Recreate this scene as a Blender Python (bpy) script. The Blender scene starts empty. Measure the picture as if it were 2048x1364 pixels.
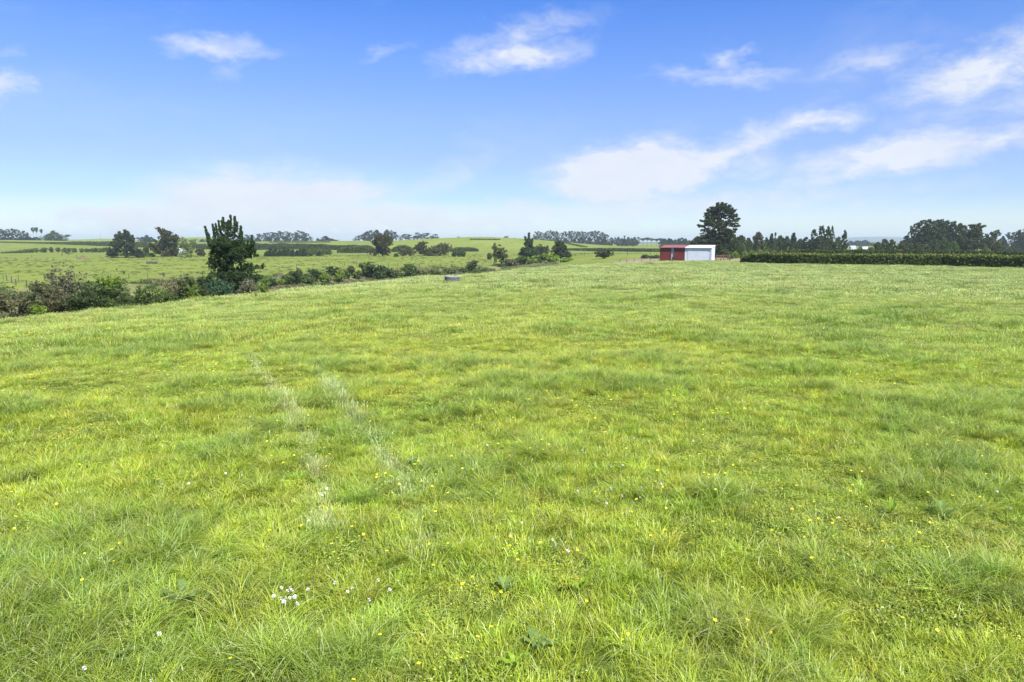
import bpy, math, random
import numpy as np
R = math.radians
# ------------------------------------------------------------------ camera, world, sun, exposure
scene = bpy.context.scene
COL = scene.collection
CZ = 3.6
F = 24 / 36 * 2048
HOR = 483.0
PITCH = math.atan((682 - HOR) / F)
cam_d = bpy.data.cameras.new("camera"); cam_d.lens = 24; cam_d.sensor_width = 36
cam_d.clip_start = 0.1; cam_d.clip_end = 20000
cam = bpy.data.objects.new("camera", cam_d); COL.objects.link(cam)
cam.location = (0, 0, CZ); cam.rotation_euler = (math.pi / 2 - PITCH, 0, 0)
scene.camera = cam
scene.view_settings.view_transform = 'Standard'; scene.view_settings.look = 'None'
scene.view_settings.exposure = 0.95; scene.view_settings.gamma = 1.0
scene.render.resolution_x = 1024; scene.render.resolution_y = 682
scene.cycles.max_bounces = 6; scene.cycles.diffuse_bounces = 3; scene.cycles.glossy_bounces = 2
scene.cycles.transmission_bounces = 4; scene.cycles.volume_bounces = 1; scene.cycles.transparent_max_bounces = 6

SUN_EL, SUN_AZ = 52.0, 148.0        # azimuth from +Y towards +X: sun stands behind the camera's right shoulder
sd = bpy.data.lights.new("sun", 'SUN'); sd.energy = 4.2; sd.angle = R(0.6); sd.color = (1, 0.95, 0.86)
sun = bpy.data.objects.new("sun", sd); COL.objects.link(sun)
sdir = np.array([math.sin(R(SUN_AZ)) * math.cos(R(SUN_EL)), math.cos(R(SUN_AZ)) * math.cos(R(SUN_EL)), math.sin(R(SUN_EL))])
from mathutils import Vector
sun.rotation_euler = Vector(-sdir).to_track_quat('-Z', 'Y').to_euler()

def ray(px, py):
    a = (px - 1024) / F; b = (682 - py) / F
    cp, sp = math.cos(PITCH), math.sin(PITCH)
    return np.array([a, cp + b * sp, -sp + b * cp])

def azel(px, py):
    d = ray(px, py); d = d / np.linalg.norm(d)
    return math.atan2(d[0], d[1]), math.asin(d[2])

world = bpy.data.worlds.new("World"); scene.world = world; world.use_nodes = True
nt = world.node_tree; nt.nodes.clear()
def N(tree, typ, **kw):
    n = tree.nodes.new(typ)
    for k, v in kw.items(): setattr(n, k, v)
    return n
def mth(tree, op, a, b=None, c=None, clamp=False):
    n = tree.nodes.new('ShaderNodeMath'); n.operation = op; n.use_clamp = clamp
    for i, v in enumerate((a, b, c)):
        if v is None: continue
        if isinstance(v, (int, float)): n.inputs[i].default_value = v
        else: tree.links.new(v, n.inputs[i])
    return n.outputs[0]
def build_world():
    L = nt.links
    out = N(nt, 'ShaderNodeOutputWorld'); bg = N(nt, 'ShaderNodeBackground')
    L.new(bg.outputs[0], out.inputs[0])
    sky = N(nt, 'ShaderNodeTexSky', sky_type='NISHITA'); sky.sun_disc = False
    sky.sun_elevation = R(SUN_EL); sky.sun_rotation = R(SUN_AZ); sky.altitude = 50
    sky.air_density = 1.0; sky.dust_density = 0.6; sky.ozone_density = 2.2
    tc = N(nt, 'ShaderNodeTexCoord'); sep = N(nt, 'ShaderNodeSeparateXYZ'); L.new(tc.outputs['Generated'], sep.inputs[0])
    x, y, z = sep.outputs
    az = mth(nt, 'ARCTAN2', x, y); el = mth(nt, 'ARCSINE', z)
    comb = N(nt, 'ShaderNodeCombineXYZ'); L.new(az, comb.inputs[0]); L.new(mth(nt, 'MULTIPLY', el, 2.0), comb.inputs[1])
    def noise(scale, det, rough, dist=0.0, off=0.0):
        m = N(nt, 'ShaderNodeVectorMath', operation='ADD'); m.inputs[1].default_value = (off, off * .7, off * .3)
        L.new(comb.outputs[0], m.inputs[0])
        n = N(nt, 'ShaderNodeTexNoise'); n.inputs['Scale'].default_value = scale; n.inputs['Detail'].default_value = det
        n.inputs['Roughness'].default_value = rough; n.inputs['Distortion'].default_value = dist
        L.new(m.outputs[0], n.inputs['Vector']); return n.outputs[0]
    w1 = mth(nt, 'MULTIPLY', mth(nt, 'SUBTRACT', noise(16, 6, .62, 0, 3.1), .5), .11)
    w2 = mth(nt, 'MULTIPLY', mth(nt, 'SUBTRACT', noise(18, 6, .62, 0, 7.7), .5), .05)
    waz = mth(nt, 'ADD', az, w1); wel = mth(nt, 'ADD', el, w2)
    clouds = [(440, 95, 95, 20, 3, .50), (465, 135, 55, 16, 20, .2), (765, 108, 60, 15, 18, .28),
        (1040, 70, 130, 30, 14, .42), (1020, 115, 110, 24, 6, .72), (1440, 152, 120, 18, -4, .42), (1462, 122, 34, 15, 10, .45),
        (1740, 125, 90, 28, 4, .42), (1940, 160, 120, 38, 8, .85), (2060, 105, 70, 55, 10, .6), (2140, 170, 120, 50, 5, .6),
        (1262, 346, 108, 38, 5, 2.6), (1370, 332, 110, 22, 8, 1.0), (1500, 285, 120, 32, 22, .62), (1625, 243, 75, 22, 6, .75),
        (1505, 335, 60, 24, 15, .4), (1800, 308, 190, 30, 6, .9), (1700, 340, 130, 18, 12, .7), (2000, 280, 130, 26, 6, .6),
        (1900, 230, 160, 26, 5, .25), (2040, 215, 70, 16, 5, .3),
        (-8, 165, 42, 32, -40, .5), (0, 95, 40, 12, 0, .2), (470, 405, 190, 50, 8, 1.1), (330, 440, 150, 26, 0, 1.2), (640, 395, 120, 30, 4, 1.1),
        (600, 440, 420, 26, 0, 1.2), (860, 372, 130, 24, 24, .3), (960, 290, 90, 24, -10, .14), (1180, 425, 480, 26, 3, .62),
        (1600, 440, 400, 22, 0, .25), (60, 440, 130, 20, 0, .25), (1470, 375, 330, 20, 4, .22), (-400, 250, 260, 70, 0, .6), (2500, 330, 260, 70, 0, .7)]
    tot = None
    for (px, py, rx, ry, rot, s) in clouds:
        a0, e0 = azel(px, py)
        a1, _ = azel(px + 10, py); _, e1 = azel(px, py - 10)
        ra = rx * abs(a1 - a0) / 10; re = ry * abs(e1 - e0) / 10
        c, sn = math.cos(R(rot)), math.sin(R(rot))
        da = mth(nt, 'SUBTRACT', waz, a0); de = mth(nt, 'SUBTRACT', wel, e0)
        u = mth(nt, 'MULTIPLY', mth(nt, 'ADD', mth(nt, 'MULTIPLY', da, c), mth(nt, 'MULTIPLY', de, sn)), 1 / ra)
        v = mth(nt, 'MULTIPLY', mth(nt, 'SUBTRACT', mth(nt, 'MULTIPLY', de, c), mth(nt, 'MULTIPLY', da, sn)), 1 / re)
        r2 = mth(nt, 'ADD', mth(nt, 'MULTIPLY', u, u), mth(nt, 'MULTIPLY', v, v))
        g = mth(nt, 'MULTIPLY', mth(nt, 'EXPONENT', mth(nt, 'MULTIPLY', r2, -.8)), s)
        tot = g if tot is None else mth(nt, 'MAXIMUM', tot, g)
    n1 = noise(20, 10, .66, .5, 1.3)
    dens = mth(nt, 'MULTIPLY', tot, mth(nt, 'ADD', mth(nt, 'MULTIPLY', mth(nt, 'SUBTRACT', n1, .5), 2.6), 1.02))
    dens = mth(nt, 'SUBTRACT', mth(nt, 'MULTIPLY', dens, 1.35), .10, clamp=True)
    thin = mth(nt, 'MULTIPLY', mth(nt, 'SUBTRACT', noise(5, 7, .65, .5, 9.2), .52, clamp=True), .55)
    dens = mth(nt, 'MINIMUM', mth(nt, 'ADD', dens, thin), .93)
    # clear air: saturated blue overhead thinning to pale at the horizon
    ramp = N(nt, 'ShaderNodeValToRGB'); L.new(mth(nt, 'MULTIPLY', el, 1 / 1.2, clamp=True), ramp.inputs[0])
    cr = ramp.color_ramp
    for e in list(cr.elements)[1:]: cr.elements.remove(e)
    stops = SKY_STOPS
    cr.elements[0].position = 0; cr.elements[0].color = (*stops[0][1], 1)
    for p, c in stops[1:]:
        e = cr.elements.new(p); e.color = (*c, 1)
    mul = N(nt, 'ShaderNodeMix', data_type='RGBA', blend_type='MULTIPLY'); mul.inputs[0].default_value = 1
    L.new(sky.outputs[0], mul.inputs[6]); L.new(ramp.outputs[0], mul.inputs[7])
    mix = N(nt, 'ShaderNodeMix', data_type='RGBA'); L.new(dens, mix.inputs[0]); L.new(mul.outputs[2], mix.inputs[6])
    cc = N(nt, 'ShaderNodeMix', data_type='RGBA'); L.new(mth(nt, 'MULTIPLY', noise(20, 5, .6, 0, 4.4), 1.0), cc.inputs[0])
    cc.inputs[6].default_value = (*CLOUD_A, 1); cc.inputs[7].default_value = (*CLOUD_B, 1)
    L.new(cc.outputs[2], mix.inputs[7])
    L.new(mix.outputs[2], bg.inputs[0]); bg.inputs[1].default_value = 0.10
SKY_STOPS = [(0.0, (.88, .99, 1.18)), (.049, (.56, .66, .94)), (.095, (.56, .60, .88)), (.14, (.59, .65, .93)), (.205, (.49, .645, 1.02)), (.261, (.34, .59, 1.07)), (.6, (.36, .62, 1.1)), (1.0, (.4, .65, 1.1))]
CLOUD_A, CLOUD_B = (3.9, 4.2, 4.9), (4.8, 4.95, 5.3)
build_world()
world.cycles.sampling_method = 'MANUAL'; world.cycles.sample_map_resolution = 512

# ------------------------------------------------------------------ numeric helpers
def _hash(ix, iy, s):
    h = (ix.astype(np.int64) * 374761393 + iy.astype(np.int64) * 668265263 + s * 982451653) & 0xffffffff
    h = ((h ^ (h >> 13)) * 1274126177) & 0xffffffff
    return ((h ^ (h >> 16)) & 0xffffff) / float(0xffffff)
def vnoise(x, y, s=0):
    x = np.asarray(x, float); y = np.asarray(y, float)
    ix = np.floor(x); iy = np.floor(y); fx = x - ix; fy = y - iy
    fx = fx * fx * (3 - 2 * fx); fy = fy * fy * (3 - 2 * fy)
    a = _hash(ix, iy, s); b = _hash(ix + 1, iy, s); c = _hash(ix, iy + 1, s); d = _hash(ix + 1, iy + 1, s)
    return a + (b - a) * fx + (c - a) * fy + (a - b - c + d) * fx * fy
def fbm(x, y, s=0, o=4, g=.5):
    t = 0; a = 1; n = 0
    for i in range(o):
        t = t + a * vnoise(x * 2 ** i + 17.3 * i, y * 2 ** i - 9.1 * i, s + i); n += a; a *= g
    return t / n
def sst(x, a, b):
    t = np.clip((np.asarray(x, float) - a) / (b - a), 0, 1); return t * t * (3 - 2 * t)
def seg_dist(x, y, pts):
    best = np.full(np.shape(x), 1e9); 
    for (x0, y0), (x1, y1) in zip(pts[:-1], pts[1:]):
        dx, dy = x1 - x0, y1 - y0; L2 = dx * dx + dy * dy
        t = np.clip(((x - x0) * dx + (y - y0) * dy) / L2, 0, 1)
        best = np.minimum(best, np.hypot(x - x0 - t * dx, y - y0 - t * dy))
    return best
def inside(x, y, poly):
    c = np.zeros(np.shape(x), bool); n = len(poly)
    for i in range(n):
        x0, y0 = poly[i]; x1, y1 = poly[(i + 1) % n]
        if y0 == y1: continue
        k = ((y0 > y) != (y1 > y)) & (x < (x1 - x0) * (y - y0) / (y1 - y0) + x0)
        c ^= k
    return c

# ------------------------------------------------------------------ terrain
def crest_pt(px, py, z=0.0):
    d = ray(px, py); t = (z - CZ) / d[2]; return (d[0] * t, d[1] * t)
CREST = [crest_pt(*p) for p in [(-420, 694), (-200, 658), (0, 632), (100, 621), (200, 609), (330, 598), (420, 590), (500, 582), (600, 573), (700, 566),
                                (800, 557), (870, 550), (950, 545), (1000, 541), (1050, 535), (1100, 531), (1180, 526), (1320, 522.5)]]
CREST = [(-70, -10)] + CREST + [(46, 129), (90, 137), (160, 140), (400, 140)]
POLY_A = CREST + [(400, -60), (-70, -60)]
BANK = [crest_pt(px, py, -4.0) for px, py in [(-300, 590), (-100, 578), (0, 575), (60, 572), (200, 566), (400, 556), (528, 551), (627, 542), (700, 538), (850, 537), (980, 531), (1060, 526), (1200, 517)]]
BANK = [(-300, 60)] + BANK
POLY_B = BANK + [(400, 330), (9000, 900), (9000, 9000), (-9000, 9000), (-9000, 60)]
def dirx(px): d = ray(px, HOR); return d[0] / d[1]
HILLS = [ # px, distance, height added, half width x, half depth
    (120, 760, 4.6, 260, 170), (-150, 800, 6.0, 260, 220), (210, 1500, 12.5, 130, 200), (378, 1350, 12.5, 90, 160), (620, 900, 4.2, 190, 130),
    (540, 1500, 7, 300, 200), (955, 720, 5.9, 120, 90), (880, 800, 4.6, 130, 120), (1040, 780, 4.5, 120, 110), (1180, 1100, 3.0, 260, 200),
    (760, 950, 3.4, 220, 160), (1500, 2500, 9, 600, 300), (1780, 5000, 24, 520, 500), (1700, 5200, 20, 500, 500), (1900, 5200, 16, 500, 500), (100, 3500, 18, 900, 500), (800, 3500, 7, 900, 500)]
def plain(x, y):
    p = -4 + 2.5 * sst(x, 8, 40) * (1 - sst(y, 240, 480))
    for px, d, h, wx, wy in HILLS:
        cx = dirx(px) * d
        p = p + h * np.exp(-(((x - cx) / wx) ** 2 + ((y - d) / wy) ** 2) * 1.2)
    p = p + (fbm(x / 60., y / 60., 5, 3) - .5) * 1.1 * sst(y, 120, 300)
    return p
def height(x, y):
    x = np.asarray(x, float); y = np.asarray(y, float)
    dA = np.where(inside(x, y, POLY_A), 0, seg_dist(x, y, CREST))
    dB = np.where(inside(x, y, POLY_B), 0, seg_dist(x, y, BANK))
    P = plain(x, y)
    steep = .55 * (1 - sst(x, -8, 30)) + .035
    wob = 1 + .5 * (fbm(x / 6, y / 6, 21, 3) - .5)
    A = -steep * dA * dA / (dA + 1.5) * wob
    inA = seg_dist(x, y, CREST)
    A = A + np.where(dA > 0, -.3, -.3 * np.exp(-(inA / 6.) ** 2)) * (1 - sst(x, 10, 40))
    Fl = P - 4.3 * (1 - sst(x, -30, 14))
    B = P - .30 * dB * dB / (dB + 2.0) * (1 + .9 * (fbm(x / 5, y / 5, 22, 3) - .5))
    k = .35
    m = np.maximum(np.maximum(A, B), Fl)
    h = m + k * np.log(np.exp((A - m) / k) + np.exp((B - m) / k) + np.exp((Fl - m) / k)) * np.where(dA > 0, 1, 0) * np.where(dB > 0, 1, 0)
    near = 1 - sst(np.hypot(x, y), 60, 160)
    h = h + ((fbm(x / 2.3, y / 1.9, 1, 3) - .5) * .26 + (fbm(x / 9., y / 8., 2, 2) - .5) * .38) * (.35 + .65 * near)
    return h
def hz(x, y): return float(height(np.array([x]), np.array([y]))[0])
def hit(px, py, t0=2.0, t1=3000):
    """first point where the line of sight meets the ground (sets out real distances from the photo)"""
    d = ray(px, py)
    t = np.geomspace(t0, t1, 2500)
    X, Y, Z = d[0] * t, d[1] * t, CZ + d[2] * t
    k = np.nonzero(Z < height(X, Y))[0]
    if len(k) == 0: return d[0] * t1, d[1] * t1
    i = k[0]; a, b = t[max(i - 1, 0)], t[i]
    for _ in range(18):
        m = .5 * (a + b)
        if CZ + d[2] * m < hz(d[0] * m, d[1] * m): b = m
        else: a = m
    return d[0] * b, d[1] * b
def at(px, dist): return dirx(px) * dist, dist
def z_at(py, dist): d = ray(1024, py); return CZ + dist * d[2] / d[1]

# ------------------------------------------------------------------ materials
def mat(name, build):
    m = bpy.data.materials.new(name); m.use_nodes = True; t = m.node_tree; t.nodes.clear()
    o = t.nodes.new('ShaderNodeOutputMaterial'); t.links.new(build(t), o.inputs[0]); return m
def setin(t, sock, v):
    if isinstance(v, bpy.types.NodeSocket): t.links.new(v, sock)
    elif isinstance(v, (int, float)): sock.default_value = v
    else: sock.default_value = (*v, 1) if len(v) == 3 else v
def mixc(t, f, a, b, bt='MIX'):
    n = N(t, 'ShaderNodeMix', data_type='RGBA', blend_type=bt)
    setin(t, n.inputs[0], f); setin(t, n.inputs[6], a); setin(t, n.inputs[7], b); return n.outputs[2]
def bsdf(t, col, rough=.6, spec=.3, **kw):
    n = t.nodes.new('ShaderNodeBsdfPrincipled'); setin(t, n.inputs['Base Color'], col)
    setin(t, n.inputs['Roughness'], rough); setin(t, n.inputs['Specular IOR Level'], spec)
    for k, v in kw.items(): setin(t, n.inputs[k], v)
    return n
def tnoise(t, scale, det=4, rough=.55, vec=None, stretch=None):
    tc = t.nodes.new('ShaderNodeNewGeometry'); v = tc.outputs['Position'] if vec is None else vec
    if stretch:
        m = N(t, 'ShaderNodeVectorMath', operation='MULTIPLY'); m.inputs[1].default_value = stretch; t.links.new(v, m.inputs[0]); v = m.outputs[0]
    n = t.nodes.new('ShaderNodeTexNoise'); n.inputs['Scale'].default_value = scale; n.inputs['Detail'].default_value = det; n.inputs['Roughness'].default_value = rough
    t.links.new(v, n.inputs['Vector']); return n.outputs[0]
def rampf(t, f, a, b):
    n = t.nodes.new('ShaderNodeMapRange'); setin(t, n.inputs[0], f); n.inputs[1].default_value = a; n.inputs[2].default_value = b; return n.outputs[0]
def bump(t, hgt, strength, dist):
    n = t.nodes.new('ShaderNodeBump'); n.inputs['Strength'].default_value = strength; n.inputs['Distance'].default_value = dist
    t.links.new(hgt, n.inputs['Height']); return n.outputs[0]
def attr(t, name, typ='GEOMETRY'):
    n = t.nodes.new('ShaderNodeAttribute'); n.attribute_name = name; n.attribute_type = typ; return n
def foliage(name, dark, light, trans=.25, rough=.55):
    def b(t):
        a = attr(t, 'tone').outputs['Fac']
        oi = t.nodes.new('ShaderNodeObjectInfo').outputs['Random']
        c = mixc(t, a, dark, light)
        c = mixc(t, 1, c, mixc(t, oi, (.85, .88, .9), (1.15, 1.1, 1.05)), 'MULTIPLY')
        p = bsdf(t, c, rough, .25).outputs[0]
        tr = t.nodes.new('ShaderNodeBsdfTranslucent'); t.links.new(c, tr.inputs[0])
        m = t.nodes.new('ShaderNodeMixShader'); m.inputs[0].default_value = trans
        t.links.new(p, m.inputs[1]); t.links.new(tr.outputs[0], m.inputs[2]); return m.outputs[0]
    return mat(name, b)
def simple(name, c1, c2, scale=6, rough=.8, spec=.2, bmp=.3, bd=.02, stretch=None):
    def b(t):
        n = tnoise(t, scale, 6, .65, stretch=stretch)
        p = bsdf(t, mixc(t, rampf(t, n, .3, .7), c1, c2), rough, spec)
        t.links.new(bump(t, n, bmp, bd), p.inputs['Normal']); return p.outputs[0]
    return mat(name, b)
FOL = {
    'pine': foliage('pine_needles', (.022, .034, .016), (.07, .10, .04)),
    'pinefar': foliage('far_pine_needles', (.016, .026, .016), (.045, .064, .034)),
    'macro': foliage('cypress_foliage', (.022, .035, .014), (.075, .10, .036)),
    'young': foliage('young_pine_needles', (.018, .038, .014), (.06, .115, .034)),
    'dark': foliage('dark_shrub_leaves', (.026, .044, .013), (.09, .135, .035)),
    'green': foliage('green_leaves', (.045, .08, .018), (.14, .21, .045)),
    'lime': foliage('lime_leaves', (.11, .18, .02), (.27, .38, .05), .35),
    'pale': foliage('pale_green_leaves', (.12, .17, .05), (.26, .32, .11), .35),
    'olive': foliage('olive_leaves', (.045, .065, .02), (.14, .175, .055)),
    'brown': foliage('brown_green_twigs', (.06, .064, .024), (.17, .165, .065)),
    'rust': foliage('rusty_green_foliage', (.03, .036, .013), (.11, .105, .035)),
    'grey': foliage('grey_twiggy_foliage', (.09, .09, .05), (.22, .21, .12)),
    'teal': foliage('glossy_blue_green_leaves', (.02, .05, .022), (.10, .18, .085)),
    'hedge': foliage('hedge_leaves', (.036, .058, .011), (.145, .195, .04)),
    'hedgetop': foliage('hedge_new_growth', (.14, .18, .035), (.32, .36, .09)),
    'scrub': foliage('dry_bank_scrub', (.14, .12, .07), (.36, .30, .20)),
    'docks': foliage('dock_leaves', (.14, .22, .05), (.24, .34, .09), .35, .75),
    'dockyellow': foliage('yellow_green_dock_leaf', (.26, .40, .03), (.36, .52, .05), .4, .4),
}
BARK = simple('tree_bark', (.04, .034, .027), (.11, .095, .08), 9, stretch=(1, 1, .25))
WOOD = simple('weathered_post_wood', (.05, .045, .035), (.16, .14, .11), 10, stretch=(1, 1, .2))
RAILWOOD = simple('brown_rail_wood', (.13, .075, .05), (.26, .17, .12), 10)
WIRE = mat('fence_wire', lambda t: bsdf(t, (.35, .35, .34), .45, .5, Metallic=.8).outputs[0])
CONC = simple('shaded_concrete', (.07, .068, .062), (.20, .195, .18), 7, .9, .2, .5, .01)  # concrete darkened: the shade on the round trough's side is in the colour
DARKTROUGH = simple('dark_plastic_trough', (.05, .045, .04), (.13, .12, .11), 5)
WATER = mat('trough_water', lambda t: bsdf(t, (.02, .03, .02), .05, .5).outputs[0])
DIRT = simple('bare_dirt', (.09, .075, .04), (.20, .16, .09), 1.2, .95, .1, .6, .05)

# ------------------------------------------------------------------ object helpers
def tag(o, label=None, cat=None, group=None, kind=None):
    if label: o['label'] = label
    if cat: o['category'] = cat
    if group: o['group'] = group
    if kind: o['kind'] = kind
    return o
def empty(name, loc=(0, 0, 0), rz=0):
    o = bpy.data.objects.new(name, None); COL.objects.link(o); o.location = loc; o.rotation_euler = (0, 0, rz); o.empty_display_size = .2
    return o
def link(name, me, parent=None, loc=(0, 0, 0), rz=0):
    o = bpy.data.objects.new(name, me); COL.objects.link(o); o.location = loc; o.rotation_euler = (0, 0, rz)
    if parent: o.parent = parent
    return o
def np_mesh(name, V, faces, nper, mats, tone=None, midx=None, smooth=False):
    me = bpy.data.meshes.new(name); V = np.ascontiguousarray(V, np.float32); faces = np.ascontiguousarray(faces, np.int32).ravel()
    nf = len(faces) // nper
    me.vertices.add(len(V)); me.vertices.foreach_set('co', V.ravel())
    me.loops.add(len(faces)); me.loops.foreach_set('vertex_index', faces)
    me.polygons.add(nf); me.polygons.foreach_set('loop_start', np.arange(0, len(faces), nper, dtype=np.int32))
    if smooth: me.polygons.foreach_set('use_smooth', np.ones(nf, bool))
    for m in (mats if isinstance(mats, (list, tuple)) else [mats]): me.materials.append(m)
    if midx is not None: me.polygons.foreach_set('material_index', np.asarray(midx, np.int32))
    if tone is not None:
        a = me.attributes.new('tone', 'FLOAT', 'POINT'); a.data.foreach_set('value', np.asarray(tone, np.float32))
    me.update(calc_edges=True); return me
class MB:
    """collects boxes and tubes, then makes ONE mesh"""
    def __init__(s): s.v = []; s.f = []; s.m = []
    def box(s, c, d, rz=0, mi=0, tilt=0):
        cx, cy, cz = c; hx, hy, h2 = d[0] / 2, d[1] / 2, d[2] / 2; n = len(s.v); ca, sa = math.cos(rz), math.sin(rz)
        for dz in (-h2, h2):
            for dx, dy in ((-hx, -hy), (hx, -hy), (hx, hy), (-hx, hy)):
                s.v.append((cx + dx * ca - dy * sa + tilt * (dz + h2), cy + dx * sa + dy * ca, cz + dz))
        for q in ((3, 2, 1, 0), (4, 5, 6, 7), (0, 1, 5, 4), (1, 2, 6, 5), (2, 3, 7, 6), (3, 0, 4, 7)): s.f.append([n + i for i in q]); s.m.append(mi)
    def tube(s, pts, rad, k=6, mi=0, cap=True):
        pts = [Vector(p) for p in pts]; base = len(s.v)
        for i, p in enumerate(pts):
            d = (pts[min(i + 1, len(pts) - 1)] - pts[max(i - 1, 0)]).normalized()
            a = d.cross(Vector((0, 0, 1)) if abs(d.z) < .9 else Vector((1, 0, 0))).normalized(); b = d.cross(a)
            r = rad[i] if isinstance(rad, (list, tuple)) else rad
            for j in range(k):
                t = 2 * math.pi * j / k; s.v.append(tuple(p + a * (r * math.cos(t)) + b * (r * math.sin(t))))
        for i in range(len(pts) - 1):
            for j in range(k):
                s.f.append([base + i * k + j, base + i * k + (j + 1) % k, base + (i + 1) * k + (j + 1) % k, base + (i + 1) * k + j]); s.m.append(mi)
        if cap:
            s.f.append([base + j for j in range(k)][::-1]); s.m.append(mi)
            s.f.append([base + (len(pts) - 1) * k + j for j in range(k)]); s.m.append(mi)
    def quad(s, a, b, c, d, mi=0):
        n = len(s.v); s.v += [tuple(a), tuple(b), tuple(c), tuple(d)]; s.f.append([n, n + 1, n + 2, n + 3]); s.m.append(mi)
    def mesh(s, name, mats, smooth=False):
        me = bpy.data.meshes.new(name); me.from_pydata(s.v, [], s.f)
        for m in (mats if isinstance(mats, (list, tuple)) else [mats]): me.materials.append(m)
        me.polygons.foreach_set('material_index', s.m)
        if smooth: me.polygons.foreach_set('use_smooth', [True] * len(s.f))
        me.update(); return me
def leafs(rng, C, Rad, n, size, tone, up=0.0, aspect=1.7):
    """n small leaf faces in each ellipsoid cluster; returns verts, tones"""
    M = len(C); C = np.repeat(C, n, 0); Rd = np.repeat(Rad, n, 0); T = np.repeat(tone, n)
    K = M * n
    d = rng.normal(size=(K, 3)); d /= np.linalg.norm(d, axis=1)[:, None]; r = rng.random(K) ** (1 / 2.2)
    P = C + d * Rd * r[:, None]
    u = rng.normal(size=(K, 3)); u[:, 2] += up * np.abs(rng.normal(size=K)) * 2; u /= np.linalg.norm(u, axis=1)[:, None]
    w = np.cross(u, rng.normal(size=(K, 3))); w /= np.linalg.norm(w, axis=1)[:, None]
    s = (size * (.55 + .9 * rng.random(K)))[:, None]
    V = np.stack([P - u * s * .5 * aspect, P + w * s * .45, P + u * s * .5 * aspect, P - w * s * .45], 1).reshape(-1, 3)
    tn = np.clip(T + (rng.random(K) - .5) * .5, 0, 1)
    return V, np.repeat(tn, 4)
def leaf_mesh(name, V, T, m):
    return np_mesh(name, V, np.arange(len(V)), 4, m, T)
def blob_crown(name, rng, blobs, csize, per, leaf, m, up=.3, squash=.7, shell=.55, fit=None):
    """blobs: (x,y,z,rx,ry,rz,n) -> n leaf clusters biased to each blob's surface"""
    Vs, Ts = [], []
    for (x, y, z, rx, ry, rz, n) in blobs:
        d = rng.normal(size=(n, 3)); d /= np.linalg.norm(d, axis=1)[:, None]
        r = shell + (1 - shell) * rng.random(n) ** .6
        r *= .8 + .4 * np.sin(d[:, 0] * 5 + x * 3) * np.sin(d[:, 2] * 4 + z * 2 + 1) + .12 * rng.normal(size=n)
        C = np.array([x, y, z]) + d * r[:, None] * np.array([rx, ry, rz])
        C[:, 2] = np.maximum(C[:, 2], csize * .3)
        cs = csize * (.6 + .8 * rng.random(n))
        Rad = np.stack([cs, cs, cs * squash], 1)
        tone = np.clip(.5 + .22 * rng.normal(size=n), 0, 1)
        V, T = leafs(rng, C, Rad, per, leaf, tone, up); Vs.append(V); Ts.append(T)
    V = np.concatenate(Vs)
    if fit:
        V[:, 2] *= fit[0] / np.percentile(V[:, 2], 99.6); w = np.percentile(np.abs(V[:, 0]), 98); V[:, :2] *= min(1.4, fit[1] / 2 / w)
    return leaf_mesh(name, V, np.concatenate(Ts), m)
def prof(f, pts):
    return np.interp(f, [p[0] for p in pts], [p[1] for p in pts])
# unit trees (height 1): profile = radius against height, trunk with limbs
TREE_KINDS = {
    'pine':   dict(p=[(.40, .05), (.5, .15), (.66, .24), (.82, .24), (.94, .15), (1, .05)], n=80, cs=.042, per=22, leaf=.028, sq=.5, trunk=.017, gap=.46),
    'pine_lean': dict(p=[(.28, .05), (.45, .2), (.65, .27), (.85, .2), (1, .06)], n=85, cs=.05, per=20, leaf=.03, sq=.5, trunk=.022, gap=.46),
    'umbrella': dict(p=[(.76, .04), (.83, .22), (.90, .3), (.97, .22), (1, .10)], n=60, cs=.055, per=20, leaf=.035, sq=.3, trunk=.014, gap=.3),
    'dome':   dict(p=[(.02, .42), (.2, .52), (.5, .52), (.75, .40), (.92, .22), (1, .05)], n=230, cs=.08, per=22, leaf=.045, sq=.75, trunk=.03, gap=.3),
    'round':  dict(p=[(.1, .2), (.3, .36), (.55, .40), (.8, .3), (1, .06)], n=170, cs=.07, per=22, leaf=.04, sq=.7, trunk=.03, gap=.36),
    'cone':   dict(p=[(.02, .30), (.25, .28), (.55, .19), (.8, .10), (1, .01)], n=190, cs=.05, per=20, leaf=.035, sq=.6, trunk=.03, gap=.36),
    'flags':  dict(p=[(.05, .26), (.3, .34), (.55, .30), (.75, .24), (.9, .16), (1, .04)], n=150, cs=.055, per=22, leaf=.035, sq=.5, trunk=.025, gap=.45),
    'macro':  dict(p=[(.06, .26), (.25, .42), (.5, .40), (.75, .32), (.92, .18), (1, .05)], n=330, cs=.05, per=22, leaf=.028, sq=.45, trunk=.035, gap=.36),
}
_cache = {}
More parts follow.
